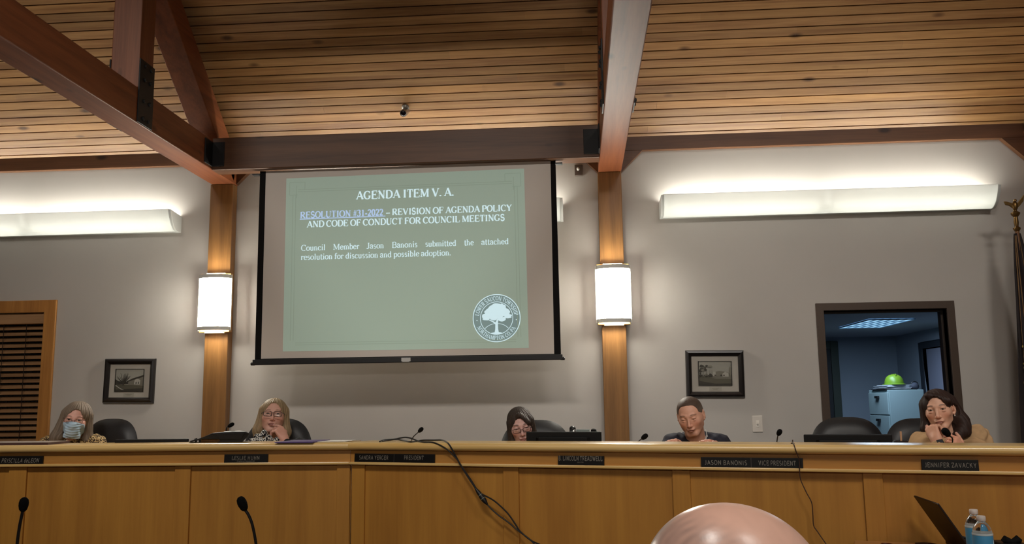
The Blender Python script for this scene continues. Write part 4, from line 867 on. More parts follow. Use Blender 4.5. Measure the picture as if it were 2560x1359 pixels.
def dmic(px, yb, tipa, tipb, mid, w, rad, neck, label, rise=0.985):
    B0 = U(px, yb, w); Bt = np.array([B0[0], B0[1], 0.99])
    path = [Bt+[0, 0, 0.03], lerp(Bt, B0, 0.6), B0, U(*mid, w-0.02), U(*tipa, w-0.05)]
    mic(path, U(*tipa, w-0.05), U(*tipb, w-0.07), rad, neck, label, Bt)
dmic(563, 1108, (571, 1065.5), (584.5, 1058), (566, 1071), 5.42, 0.0125, 0.0034, 'gooseneck microphone behind the desk phone, by the left post')
dmic(1028, 1108, (1047, 1078.5), (1057, 1069), (1033, 1092), 5.2, 0.0125, 0.0032, 'gooseneck microphone by the black cables near the seam')
dmic(1588, 1112, (1605, 1096), (1618.5, 1085.5), (1597, 1102), 4.75, 0.0135, 0.003, 'gooseneck microphone bending right beside the right post')
dmic(1942, 1114, (1945, 1086.5), (1952, 1073.5), (1943, 1098), 4.6, 0.0135, 0.003, 'gooseneck microphone standing upright left of the empty chair')
dmic(2381, 1116, (2372, 1087), (2358, 1072), (2381, 1096), 4.5, 0.0185, 0.0036, 'gooseneck microphone in front of the person in camel')

# ---------------- monitors
def monitor(seg_, x0, x1, yt, w, label, zbot=0.99, tilt=0.0, mid=None):
    a, c = U(x0, yt[0], w[0]), U(x1, yt[1], w[1]); zt = (a[2]+c[2])/2
    ex = c-a; ex[2] = 0; Wd = np.linalg.norm(ex); ex /= Wd; n = np.array([ex[1], -ex[0], 0]); ctr = (a+c)/2; ctr[2] = 0
    r = thing('monitor', label, 'monitor', [ctr[0], ctr[1], zbot], 'monitors on the dais')
    H = min(0.33, zt-zbot-0.03)
    q = lambda u, o, z: ctr+ex*u+n*o+np.array([0, 0, z])
    b = MB(); b.hexa([q(u, o, z) for z in (zt-H, zt) for u, o in ((-Wd/2, -0.02), (Wd/2, -0.02), (Wd/2, 0.006), (-Wd/2, 0.006))]); b.build('shell', M['monitor'], r, bevel=0.004)
    b = MB(); b.hexa([q(u, o, z) for z, k in ((zt-H+0.03, 0.9), (zt-0.028, 0.9)) for u, o in ((-Wd*0.42*k, 0.0), (Wd*0.42*k, 0.0), (Wd*0.36*k, 0.024), (-Wd*0.36*k, 0.024))]); b.build('back_cover', M['monitor'], r, bevel=0.005)
    b = MB(); b.hexa([q(u, o, z) for z in (zt-H+0.012, zt-0.012) for u, o in ((-Wd/2+0.012, -0.0215), (Wd/2-0.012, -0.0215), (Wd/2-0.012, -0.0195), (-Wd/2+0.012, -0.0195))]); b.build('display', mat('display_dark', (16, 17, 20), 0.15), r)
    b = MB(); b.hexa([q(u, o, z) for z in (zbot, zt-H+0.1) for u, o in ((-0.035, 0.002), (0.035, 0.002), (0.035, 0.03), (-0.035, 0.03))]); b.hexa([q(u, o, z) for z in (zbot, zbot+0.012) for u, o in ((-0.12, -0.1), (0.12, -0.1), (0.12, 0.08), (-0.12, 0.08))]); b.build('stand', M['monitor'], r, bevel=0.003)
    return r
monitor(LS, 288, 470, (1098.5, 1095.5), (5.42, 5.42), 'black monitor beside the masked person, only its top edge showing')
monitor(RS, 1316, 1502, (1079, 1078.5), (5.0, 4.86), 'black monitor back hiding the chin of the dark haired person')
monitor(RS, 2009, 2230, (1084.5, 1086), (4.62, 4.5), 'wide black monitor in front of the empty chair')

# ---------------- desk phones
def deskphone(ctr, ex, label, sc=1.0, zb=0.99, tilt=28, lcd=True):
    ctr = np.array([ctr[0], ctr[1], 0.0]); ex = np.array(ex, float); ex /= np.linalg.norm(ex); n = np.array([ex[1], -ex[0], 0])
    r = thing('desk_phone', label, 'telephone', [ctr[0], ctr[1], zb], 'desk phones on the dais')
    t = math.radians(tilt); up = -n*math.cos(t)*-1*0+np.array([0, 0, math.sin(t)])+n*math.cos(t); nn = np.cross(ex, up); nn = nn if nn[2] > 0 else -nn
    q = lambda u, v, d: ctr+np.array([0, 0, zb+0.02*sc])+ex*u*sc+up*v*sc+nn*d*sc
    b = MB(); b.hexa([q(u, v, d) for d in (0, 0.035) for u, v in ((-0.12, -0.1), (0.12, -0.1), (0.12, 0.12), (-0.12, 0.12))])
    b.hexa([ctr+ex*u*sc+n*o*sc+np.array([0, 0, z]) for z, os in ((zb, (-0.09, 0.1)), (zb+0.05*sc, (0.0, 0.1))) for u, o in ((-0.1, os[0]), (0.1, os[0]), (0.1, os[1]), (-0.1, os[1]))])
    b.build('body', M['black'], r, bevel=0.006)
    b = MB(); b.tube([q(-0.085, -0.09, 0.055), q(-0.085, -0.05, 0.066), q(-0.085, 0.06, 0.066), q(-0.085, 0.105, 0.055)], [0.026*sc, 0.02*sc, 0.02*sc, 0.028*sc], 12); b.build('handset', M['black'], r, smooth=True)
    if lcd:
        b = MB(); b.hexa([q(u, v, d) for d in (0.034, 0.04) for u, v in ((-0.03, 0.05), (0.1, 0.05), (0.1, 0.112), (-0.03, 0.112))]); b.build('display', mat('lcd_grey', (120, 132, 132), 0.3), r)
    b = MB()
    for i in range(3):
        for j in range(4): b.obox(q(0.0+i*0.03, -0.08+j*0.028, 0.036), ex*0.01*sc, up*0.008*sc, nn*0.003*sc)
    b.build('keypad', mat('key_grey', (60, 60, 62), 0.5), r)
    return r
def phone2():
    # low black telephone: only its back, the round end of the handset and the display reach above the monitor
    w = 5.35; zc = U(1455, 1067, w)
    r = thing('desk_phone', 'black desk phone showing over the monitor near the right post', 'telephone', [zc[0], zc[1], 0.99], 'desk phones on the dais')
    g = lambda x, y, dw=0.0: U(x, y, w+dw)
    b = MB(); b.hexa([g(1421, 1130, 0.06), g(1494, 1130, 0.06), g(1494, 1130, -0.1), g(1421, 1130, -0.1), g(1424, 1073.5, 0.06), g(1493, 1073.5, 0.06), g(1493, 1076.5, 0.02), g(1424, 1076.5, 0.02)]); b.build('body', M['black'], r, bevel=0.004)
    c = g(1431.5, 1072.5); b = MB(); b.tube([c+[0, -0.09, -0.06], c+[0, 0, 0.0], c+[0, 0.04, 0.0]], [0.016, 0.0195, 0.0175], 14); b.ell(c+[0, 0, 0.003], (0.0195, 0.03, 0.0185)); b.build('handset', M['black'], r, smooth=True)
    b = MB(); b.hexa([g(1441, 1079, -0.005), g(1474, 1079, -0.005), g(1474, 1079, 0.01), g(1441, 1079, 0.01), g(1441, 1072.2, -0.005), g(1474, 1072.2, -0.005), g(1474, 1072.2, 0.01), g(1441, 1072.2, 0.01)]); b.build('display', mat('lcd_grey', (128, 140, 140), 0.3), r, bevel=0.002)
    b = MB(); b.ell(g(1484, 1075.5), (0.018, 0.03, 0.012)); b.build('keypad', M['blackm'], r, smooth=True)
    zb = 0.99
    b = MB(); bb = g(1455, 1110); b.box(bb[0]-0.07, bb[0]+0.07, bb[1]-0.07, bb[1]+0.07, zb, bb[2]-0.02); b.build('stand', M['black'], r, bevel=0.004)
phone2()
def phone1():
    # conference phone on its tilted stand, left of the person in a patterned scarf
    w = 5.3; g = lambda x, y, dw=0.0: U(x, y, w+dw)
    c = g(550, 1098)
    r = thing('desk_phone', 'black desk phone tilted on a stand by the left post', 'telephone', [c[0], c[1], 0.99], 'desk phones on the dais')
    tp = [(472, 1102.0), (500, 1094.5), (512, 1090), (532, 1081.5), (560, 1079.2), (590, 1078.3), (614, 1078.5), (624, 1082), (618, 1092), (606, 1104), (600, 1106.5), (545, 1107.5), (541, 1106), (552, 1101), (545, 1097), (504, 1097.5), (490, 1101.5), (478, 1104.5)]
    b = MB(); b.prism(tp, lambda x, y: g(x, y, -0.03), lambda x, y: g(x, y, 0.16)); b.build('body', M['black'], r, bevel=0.003)
    b = MB(); b.prism([(540, 1083.5), (612, 1081.5), (603, 1097), (548, 1097.5)], lambda x, y: g(x, y, -0.036), lambda x, y: g(x, y, -0.03)); b.build('face_plate', M['leather'], r, bevel=0.002)
    b = MB()
    for x in (490, 500): b.prism([(x-4.5, 1096), (x+3.5, 1094), (x+2, 1109), (x-1.5, 1109)], lambda x, y: g(x, y, 0.0), lambda x, y: g(x, y, 0.02))
    b.build('leg', M['black'], r)
    b = MB(); b.tube([g(560, 1079.6, 0.0), g(578, 1078.2, 0.0), g(600, 1078, 0.0), g(616, 1079, 0.0)], 0.004, 8); b.build('edge_strip', mat('edge_grey', (120, 112, 104), 0.35), r)
    p0, p1 = g(503, 1098), g(546, 1107)
    r2 = thing('wooden_box', 'small tan wooden box under the tilted desk phone', 'box', [(p0[0]+p1[0])/2, (p0[1]+p1[1])/2+0.02, 0.99])
    b = MB(); b.box(p0[0], p1[0]+0.06, p0[1]-0.0, p0[1]+0.1, 0.99, p0[2]); b.build('box', M['post'], r2, bevel=0.002)
    b = MB(); b.box(p0[0]-0.001, p1[0]+0.061, p0[1]-0.001, p0[1]+0.101, p0[2]-0.012, p0[2]-0.010); b.build('lid_seam', M['groove'], r2)
    s = MB(); cc = g(575, 1107); s.box(cc[0]-0.08, cc[0]+0.08, cc[1]-0.0, cc[1]+0.14, 0.99, cc[2]); s.build('stand', M['black'], r, bevel=0.004)
phone1()

# ---------------- papers and folders on the rail
ZR = TOPZ
def flat(name, corners, h, m, label, cat, z=ZR+0.0005, part='cover', extra=None):
    P = [atZ(x, y, z+h) for x, y in corners]; c = sum(P)/len(P)
    r = thing(name, label, cat, [c[0], c[1], z])
    b = MB(); b.hexa([p*[1, 1, 0]+[0, 0, z] for p in P]+[p*[1, 1, 0]+[0, 0, z+h] for p in P]); b.build(part, m, r, bevel=min(0.001, h*0.3))
    return r, P
def on_rail(seg, x0, x1, o0, o1, y=1106):
    a0, a1 = seg.hit(x0, y, 0.0)[0], seg.hit(x1, y, 0.0)[0]
    return a0, a1
def rail_sheet(name, seg, x0, x1, o0, o1, h, m, label, cat, part, skew=0.0, z=ZR+0.0006):
    a0, a1 = on_rail(seg, x0, x1, o0, o1); cs = [seg.at(a0, o1, 0), seg.at(a1-skew, o1, 0), seg.at(a1, o0, 0), seg.at(a0+skew, o0, 0)]
    c = sum(cs)/4; r = thing(name, label, cat, [c[0], c[1], z])
    b = MB(); b.hexa([p+[0, 0, z] for p in cs]+[p+[0, 0, z+h] for p in cs]); b.build(part, m, r); return r, cs, a0, a1
purple = mat('purple_folder', (92, 72, 124), 0.5)
r, cs, a0, a1 = rail_sheet('purple_folder', LS, 694, 800, -0.20, 0.045, 0.004, purple, 'purple folder lying over the front edge of the dais', 'folder', 'back_cover', 0.03)
b = MB(); b.hexa([p*1.0+[0, 0, ZR+0.0047] for p in cs]+[p+[0, 0, ZR+0.0075] for p in (cs[0]+[0.004, 0.004, 0], cs[1]+[-0.004, 0.004, 0], cs[2], cs[3])]); b.build('front_cover', purple, r)
b = MB(); b.tube([cs[0]+[0, 0, ZR+0.004], cs[3]+[0, 0, ZR+0.004]], 0.0032, 8); b.build('spine', mat('purple_spine', (150, 130, 176), 0.4), r)
r, cs, a0, a1 = rail_sheet('paper_sheets', LS, 775, 862, -0.21, -0.02, 0.0025, mat('paper_white', (226, 220, 212), 0.8), 'white paper sheets beside the purple folder', 'paper', 'stack', 0.0)
b = MB(); b.hexa([p+[0.01, -0.004, ZR+0.0033] for p in cs]+[p+[0.01, -0.004, ZR+0.0042] for p in cs]); b.build('top_sheet', mat('paper_top', (232, 228, 220), 0.8), r)
r, cs, a0, a1 = rail_sheet('closed_folder', LS, -60, 118, -0.23, -0.01, 0.012, mat('maroon_cover', (70, 44, 42), 0.5), 'thin dark maroon binder lying on the dais at the far left', 'binder', 'cover', 0.0)
b = MB(); b.hexa([lerp(p, sum(cs)/4, 0.02)+[0, 0, ZR+0.0128] for p in cs]+[lerp(p, sum(cs)/4, 0.02)+[0, 0, ZR+0.0158] for p in cs]); b.build('page_block', mat('page_edges', (150, 136, 124), 0.8), r)

# cup with a stick, beside the right monitor
c = U(2252, 1103, 4.55)
r = thing('pencil_cup', 'dark low cup with one tan stick, right of the wide monitor', 'cup', [c[0], c[1], 0.99])
b = MB(); b.lathe([(0.03, 0), (0.036, 0.005), (0.036, c[2]-0.99+0.005), (0.032, c[2]-0.99+0.005), (0.030, 0.02)], (c[0], c[1], 0.99), 20); b.build('cup', mat('cup_dark', (42, 30, 26), 0.4), r, smooth=True)
b = MB(); t_ = U(2251.5, 1077.5, 4.55); b.tube([np.array([c[0], c[1], 1.03]), t_], 0.0052, 8); b.build('stick', mat('tan_stick', (206, 160, 122), 0.6), r)
r = thing('eyeglass_case', 'small dark case with a pale line, beside the tan stick cup', 'case', U(2238, 1106, 4.55))
g = lambda x, y, dw=0: U(x, y, 4.6+dw)
b = MB(); p = g(2236, 1107); b.box(p[0]-0.025, p[0]+0.03, p[1]-0.02, p[1]+0.06, 0.99, p[2]+0.006); b.build('case', M['black'], r, bevel=0.004)
b = MB(); b.box(p[0]-0.026, p[0]+0.031, p[1]-0.0215, p[1]+0.0, p[2]-0.0035, p[2]-0.0005); b.build('clasp', M['chrome'], r)

# ---------------- cables
def cable_pts(seg, pts, off=0.034, back=-0.075, rad=0.0045, drop=False):
    """lays a measured line over the dais: on the rail top, round its nose, then down the front"""
    out = []
    for x, y in pts:
        d = ray(x, y); q0, z0 = (CAM-seg.P0)@seg.n, CAM[2]; dq, dz_ = d@seg.n, d[2]     # walk the sight line towards the dais
        ks = np.linspace(0.2, 9, 30000); o = q0+dq*ks; z = z0+dz_*ks
        front = o <= off
        nose = np.hypot(o-0.012, z-1.258) <= 0.022+rad
        top = (o <= 0.012) & (z <= TOPZ+rad) & (z > 1.236)
        air = o <= back
        hit = (nose | top | air | (front & (z < 1.25)))
        k = ks[np.argmax(hit)]; P = CAM+d*k; P[2] = max(P[2], TOPZ+rad) if (P-seg.P0)@seg.n < 0.0 and P[2] > 1.24 else P[2]; out.append(P)
    if drop:                                   # the rest hangs to the floor and runs out along it
        L = out[-1]; out += [np.array([L[0], L[1], 0.3]), np.array([L[0]+0.02, L[1]-0.04, 0.03]), np.array([L[0]+0.1, L[1]-0.2, 0.006]), np.array([L[0]+0.25, L[1]-0.3, 0.006])]
    return out
ca = mat('cable_black', (24, 20, 18), 0.5)
r = thing('video_cable', 'black cable with a connector draped over the dais front', 'cable', RS.at(0.8, 0.03, 1.1), 'black cables over the dais front')
A1 = [(949, 1103), (962, 1099), (987, 1097), (1002, 1094), (1014, 1092.6), (1028, 1095), (1043, 1101), (1057, 1104), (1081, 1105), (1102, 1113), (1121, 1125.6), (1140.5, 1144.7), (1150, 1160), (1170, 1192), (1190, 1222)]
b = MB(); b.tube(catmull(cable_pts(RS, A1), 5), 0.0042, 8)
A2 = [(1216, 1258), (1228, 1271), (1246, 1287), (1272, 1306), (1296, 1326), (1326.7, 1349.5), (1345, 1372), (1380, 1420)]
b.tube(catmull(cable_pts(RS, A2, drop=True), 5), 0.0042, 8); b.build('cord', ca, r, smooth=True)
p0, p1 = [RS.hit(x, y, 0.04)[1] for x, y in ((1188, 1219), (1218, 1260))]; ax = p1-p0; L = np.linalg.norm(ax)
b = MB(); b.lathe([(0.005, 0), (0.009, L*0.15), (0.012, L*0.3), (0.012, L*0.42)], p0, 12, ax=ax); b.lathe([(0.013, L*0.45), (0.0145, L*0.5), (0.0135, L*0.75), (0.009, L*0.9), (0.005, L)], p0, 12, ax=ax); b.build('connector', M['black'], r, smooth=True)
b = MB(); b.lathe([(0.0125, L*0.42), (0.0125, L*0.45)], p0, 12, ax=ax); b.lathe([(0.0142, L*0.64), (0.0142, L*0.665)], p0, 12, ax=ax); b.build('connector_ring', mat('ring_grey', (120, 132, 120), 0.4), r, smooth=True)
r = thing('power_cable', 'plain black cable beside the connector cable on the dais', 'cable', RS.at(0.85, 0.03, 1.1), 'black cables over the dais front')
B1 = [(955, 1102), (970, 1100), (990, 1097.6), (1004.6, 1099.8), (1025.7, 1103.6), (1041, 1102), (1059, 1099.8), (1083, 1099.8), (1105, 1099.8), (1119.5, 1106.5), (1127, 1117), (1140.5, 1141), (1152, 1162), (1174, 1194), (1192, 1222), (1204, 1233.8), (1234.6, 1250.5), (1268, 1281), (1290, 1312), (1301.6, 1328.6), (1329, 1351), (1357, 1364), (1420, 1400)]
b = MB(); b.tube(catmull(cable_pts(RS, B1, back=-0.06, drop=True), 5), 0.0042, 8); b.build('cord', ca, r, smooth=True)
r = thing('thin_cord', 'thin dark brown cord hanging down the dais front at right', 'cord', RS.at(2.4, 0.03, 1.1))
C1 = [(1981.5, 1104.5), (1984, 1109), (1987, 1117), (1990, 1127), (1997, 1146), (1999, 1165), (2001, 1196), (2016, 1230), (2029, 1255), (2032, 1282), (2034, 1312), (2043, 1327), (2065, 1359), (2085, 1390)]
b = MB(); b.tube(catmull(cable_pts(RS, C1, off=0.03, rad=0.003, drop=True), 5), 0.0024, 6)
P = RS.hit(1984, 1109, -0.03)[1]; 
for x, y in ((1977, 1109.5), (1981.5, 1099), (1986.5, 1110)): b.tube([RS.hit(1981.5, 1106, -0.06)[1], RS.hit(x, y, -0.065)[1]], 0.0028, 6)
b.build('cord', mat('cord_brown', (58, 32, 20), 0.5), r, smooth=True)

# ================================================================== CHAIRS
def make_chair(label):
    r = thing('office_chair', label, 'chair', (0, 0, 0), 'black leather chairs behind the dais')
    def pillow(c, hw, hh, t, ex, ez, ny, pw=2.6, curve=0.0, n=72, m=9):
        b = MB(); c, ex, ez, ny = map(np.array, (c, ex, ez, ny)); vs = []; fs = []
        for side in (1, -1):
            for i in range(m+1):
                rr_ = i/m
                for k in range(n):
                    a = 2*PI*k/n; ca_, sa_ = math.cos(a), math.sin(a)
                    x = rr_*hw*math.copysign(abs(ca_)**(2/pw), ca_); z = rr_*hh*math.copysign(abs(sa_)**(2/pw), sa_)
                    th = t*(1-rr_**5)**0.5*(1+0.15*math.cos(3*PI*z/hh)*(1-rr_)) if side > 0 else t*0.5*(1-rr_**6)**0.5
                    vs.append(c+ex*x+ez*z+ny*(side*th+curve*(x/hw)**2))
        M1 = (m+1)*n
        for s in (0, 1):
            for i in range(m):
                for k in range(n):
                    q = (s*M1+i*n+k, s*M1+i*n+(k+1) % n, s*M1+(i+1)*n+(k+1) % n, s*M1+(i+1)*n+k); fs.append(q if s else q[::-1])
        b.add(vs, fs); return b
    pillow((0, 0.23, 0.80), 0.252, 0.36, 0.055, (1, 0, 0), (0, 0.12, 0.99), (0, -0.99, 0.12), 3.0, 0.0).build('backrest', M['leather'], r, smooth=True)
    pillow((0, -0.03, 0.46), 0.255, 0.255, 0.055, (1, 0, 0), (0, 1, 0), (0, 0, 1), 4.0).build('seat', M['leather'], r, smooth=True)
    for s in (-1, 1):
        b = MB(); b.tube(catmull([(s*0.27, 0.16, 0.42), (s*0.30, 0.17, 0.58), (s*0.30, 0.08, 0.655), (s*0.30, -0.12, 0.65), (s*0.29, -0.16, 0.56), (s*0.26, -0.10, 0.42)], 5), 0.018, 8); b.build('armrest', M['black'], r, smooth=True)
    b = MB(); b.lathe([(0.045, 0.09), (0.045, 0.2), (0.028, 0.21), (0.028, 0.40), (0.1, 0.41), (0.1, 0.43)], (0, 0, 0), 16); b.tube([(0, 0.06, 0.42), (0, 0.24, 0.44), (0, 0.29, 0.56)], 0.022, 8); b.build('column', M['black'], r, smooth=True)
    for k in range(5):
        a = 2*PI*k/5+0.3; d = np.array([math.cos(a), math.sin(a), 0]); e = np.array([-d[1], d[0], 0])
        b = MB(); b.tube([d*0.03+[0, 0, 0.11], d*0.3+[0, 0, 0.075]], [0.026, 0.017], 8); l = b.build('leg', M['black'], r, smooth=True)
        b = MB(); b.lathe([(0.028, -0.022), (0.03, -0.018), (0.03, 0.018), (0.028, 0.022)], d*0.3+[0, 0, 0.03], 14, ax=e); b.tube([d*0.3+[0, 0, 0.03], d*0.3+[0, 0, 0.08]], 0.008, 6); b.build('caster', M['black'], l, smooth=True)
    return r
DAIS_Z = 0.2
b = MB(); b.prism([(-4.4, 5.11), (-1.31, 5.07), (3.0, 3.74), (5.3, 3.74), (5.3, WY-0.001), (-4.4, WY-0.001)], lambda x, y: (x, y, 0.001), lambda x, y: (x, y, DAIS_Z)); 
o = b.build('floor_dais', M['carpet']); o['kind'] = 'structure'
def chair_top(xm, yt, w, zs=1.0):
    """chair whose back top shows at (xm, yt) in the photo at depth w"""
    P = U(xm, yt, w); return np.array([P[0], P[1]-0.27, P[2]-1.157])
ch = make_chair('black leather chair beside the masked person, turned aside')
CH = []
def put_chair(xm, yt, w, rz, label, first=False):
    P = U(xm, yt, w); off = np.array([0, 0.273, 0]); c_, s_ = math.cos(rz), math.sin(rz); off = np.array([-s_*0.273, c_*0.273, 0])
    loc = [P[0]-off[0], P[1]-off[1], DAIS_Z]; zs = (P[2]-DAIS_Z)/1.155
    if first: o = ch; o.location = loc; o.rotation_euler = (0, 0, rz); o['label'] = label
    else: o = dup(ch, loc, label, 'black leather chairs behind the dais', rz)
    o.scale = (1, 1, zs); return o
put_chair(283, 1046.5, 6.02, -0.25, 'black leather chair to the right of the masked person', True)
put_chair(699, 1045.5, 6.05, 0.0, 'black leather chair behind the person in a patterned scarf')
put_chair(1338, 1049.5, 5.95, 0.06, 'black leather chair behind the dark haired person at the monitor')
put_chair(2113, 1042.5, 5.7, 0.0, 'empty black leather chair in front of the doorway')
put_chair(2296, 1045, 5.55, 0.1, 'black leather chair behind the person in camel')
put_chair(1750, 1088, 5.62, 0.05, 'black chair hidden behind the person in a navy jacket')

# ================================================================== IN FRONT OF THE DAIS
TZ = 0.85
q0, q1 = RS.hit(2150, 1356, 0.03)[1], RS.hit(2800, 1375, 0.03)[1]
r = thing('clerk_table', 'light wooden table against the dais at the lower right', 'table', [1.6, 3.4, 0])
e = RS.t; nn = RS.n
a0 = RS.hit(2135, 1355, 0.03)[0]; a1 = RS.L-0.15
b = MB(); RS.box(b, a0, a1, 0.03, 1.0, TZ-0.035, TZ); b.build('tabletop', wood('table_wood', (164, 112, 60), (196, 142, 84), 'X', 0.6, 12, rough=0.4, rotz=RS.rot), r, bevel=0.006)
for aa in (a0+0.06, a1-0.06):
    for oo in (0.09, 0.94):
        b = MB(); RS.box(b, aa-0.025, aa+0.025, oo-0.025, oo+0.025, 0, TZ-0.035); b.build('leg', M['black'], r, bevel=0.003)
b = MB(); RS.box(b, a0+0.08, a1-0.08, 0.88, 0.9, TZ-0.4, TZ-0.035); b.build('modesty_panel', M['oakV'], r)
# laptop
Nt, Ft = U(2345, 1258, 3.62), U(2285, 1238, 3.93); Nt[2] = Ft[2] = (Nt[2]+Ft[2])/2
ez = (Ft-Nt); Wl = np.linalg.norm(ez); ez /= Wl; ri = np.cross(ez, [0, 0, 1.0]); ri = ri if ri[0] > 0 else -ri
tl_ = math.radians(32); dn = ri*math.sin(tl_)-np.array([0, 0, math.cos(tl_)]); Hl = (Nt[2]-TZ-0.016)/math.cos(tl_)
lr = thing('laptop', 'dark open laptop seen edge on, on the table at lower right', 'laptop', Nt+dn*Hl)
nl = np.cross(ez, dn)
b = MB(); b.hexa([Nt+ez*u*Wl+dn*v*Hl+nl*d for d in (-0.004, 0.004) for u, v in ((0, 0), (1, 0), (1, 1), (0, 1))]); b.build('lid', mat('laptop_dark', (34, 26, 24), 0.45), lr, bevel=0.003)
rs = nl if nl[0] > 0 else -nl
b = MB(); b.hexa([Nt+ez*u*Wl+dn*v*Hl+rs*d for d in (0.004, 0.0052) for u, v in ((0.03, 0.04), (0.97, 0.04), (0.97, 0.93), (0.03, 0.93))]); b.build('screen', mat('laptop_screen', (14, 14, 16), 0.12), lr)
hb = Nt+dn*Hl; hb[2] = TZ
b = MB(); b.hexa([hb+ez*u*Wl+ri*v*0.23+np.array([0, 0, z]) for z in (0.003, 0.018) for u, v in ((0, -0.02), (1, -0.02), (1, 1), (0, 1))]); b.build('base', mat('laptop_base', (40, 34, 32), 0.45), lr, bevel=0.003)
b = MB()
for i in range(5):
    for j in range(13): b.obox(hb+ez*Wl*(0.06+0.88*(j+0.5)/13)+ri*(0.03+0.02*i)+[0, 0, 0.0185], ez*0.0095, ri*0.008, (0, 0, 0.001))
b.build('keyboard', M['black'], lr)
# bottles
def bottle(px, py, w, label, proto=None):
    top = U(px, py, w); zt = top[2]; H = zt-TZ
    loc = (top[0], top[1], TZ)
    if proto: return dup(proto, loc, label, 'water bottles on the table')
    r = thing('water_bottle', label, 'bottle', loc, 'water bottles on the table'); c = loc
    R_ = 0.0325
    prof = [(0.012, 0.004), (R_*0.8, 0.0), (R_, 0.008), (R_, H*0.16), (R_*0.95, H*0.19), (R_, H*0.22), (R_*0.95, H*0.30), (R_, H*0.36), (R_, H*0.74), (R_*0.98, H*0.765), (R_*0.88, H*0.82), (R_*0.66, H*0.87), (R_*0.45, H*0.905), (0.0125, H*0.92), (0.0125, H*0.95)]
    pm = mat('bottle_plastic', (255, 255, 255), 0.03, trans=1.0, ior=1.33)
    b = MB(); b.lathe(prof, c, 32); b.build('bottle_body', pm, r, smooth=True)
    b = MB(); b.lathe([(R_+0.0008, H*0.40), (R_+0.001, H*0.405), (R_+0.001, H*0.735), (R_+0.0008, H*0.74)], c, 32); lb = b.build('label', mat('bottle_label', (84, 164, 212), 0.4), r, smooth=True)
    b = MB()
    for a in (2.2, 5.6): 
        for k in range(6): b.obox((c[0]+(R_+0.001)*math.cos(a+k*0.03), c[1]+(R_+0.001)*math.sin(a+k*0.03), TZ+H*0.57), (0.0006, 0, 0), (0, 0.0006, 0), (0, 0, H*(0.05+0.03*math.sin(k))))
    b.lathe([(R_+0.0012, H*0.715), (R_+0.0014, H*0.717), (R_+0.0014, H*0.74), (R_+0.0012, H*0.742)], c, 32)
    b.build('label_band', mat('label_white', (214, 226, 230), 0.5), lb, smooth=True)
    b = MB(); b.lathe([(0.0145, H*0.925), (0.0152, H*0.93), (0.0152, H*0.985), (0.0135, H), (0.0, H)], c, 24); b.build('cap', mat('cap_white', (232, 220, 212), 0.4), r, smooth=True)
    return r
bt1 = bottle(2452, 1288.5, 3.1, 'water bottle with blue label, the nearer of the two on the table')
bottle(2434, 1280.5, 3.28, 'water bottle with blue label, half hidden behind the nearer bottle', bt1)
# black device with two rounded bumps
c = U(2530, 1352, 3.45); r = thing('black_device', 'black low device with two rounded bumps at the lower right corner', 'device', [c[0], c[1], TZ])
b = MB(); b.tube([c+[-0.036, 0, 0.0], c+[-0.028, 0.0, 0.006], c+[0.0, 0.0, -0.004], c+[0.022, 0, 0.006], c+[0.034, 0, 0.0]], [0.008, 0.016, 0.012, 0.017, 0.008], 12); b.build('handset', M['blackm'], r, smooth=True)
b = MB(); b.box(c[0]-0.05, c[0]+0.05, c[1]-0.05, c[1]+0.08, TZ, c[2]-0.006); b.build('cradle', M['black'], r, bevel=0.006)
# loose cords on the table
r = thing('table_cord', 'brown cord lying on the table left of the laptop', 'cord', atZ(2320, 1352, TZ+0.004), 'loose cords on the table')
b = MB(); b.tube(catmull([atZ(x, y, TZ+0.004) for x, y in ((2288, 1357), (2310, 1356.5), (2325, 1357.5), (2340, 1360), (2360, 1364))], 5), 0.003, 6); b.build('cord', mat('cord_dark', (52, 26, 18), 0.5), r, smooth=True)
r = thing('table_cord', 'looped brown cord lying near the left end of the table', 'cord', atZ(2215, 1360, TZ+0.004), 'loose cords on the table')
b = MB(); b.tube(catmull([atZ(x, y, TZ+0.004) for x, y in ((2201, 1362), (2206, 1357.5), (2222, 1358), (2236, 1362), (2246, 1372))], 5), 0.0026, 6); b.build('cord', mat('cord_red_brown', (84, 36, 24), 0.5), r, smooth=True)
r = thing('cable_bundle', 'small tangle of dark cables between laptop and bottles', 'cable', U(2408, 1350, 3.7))
b = MB(); rr = random.Random(2)
for k in range(4):
    c = U(2410, 1349, 3.72); b.tube(catmull([[c[0]+0.035*math.cos(t)+0.004*k, c[1]+0.03*math.sin(t), TZ+0.024+0.006*k+0.016*abs(math.sin(t*0.5+k))] for t in np.linspace(0.3*k, 5.6+0.3*k, 9)], 4), 0.0042, 6)
b.build('coil', ca, r, smooth=True)

# staff table in front (below the picture) that carries the two near microphones
r = thing('staff_table', 'plain staff table in front of the dais carrying two microphones', 'table', (-1.2, 2.45, 0))
b = MB(); b.box(-2.6, -0.2, 2.1, 2.85, 0.71, 0.74); b.build('tabletop', M['oakH'], r, bevel=0.006)
for x in (-2.52, -0.28):
    for y in (2.17, 2.78):
        b = MB(); b.box(x-0.025, x+0.025, y-0.025, y+0.025, 0, 0.71); b.build('leg', M['black'], r, bevel=0.003)
w_ = 2.42
def fmic(path, ta, tb, label):
    P = [U(x, y, w_) for x, y in path]; base = np.array([P[0][0], P[0][1], 0.74])
    mic([base+[0, 0, 0.03], lerp(base, P[0], 0.5)]+P+[U(*ta, w_)], U(*ta, w_), U(*tb, w_-0.006), 0.0128, 0.0042, label, base)
fmic([(38, 1420), (43, 1359), (49, 1315)], (57, 1276), (61.5, 1243), 'near gooseneck microphone at the lower left corner')
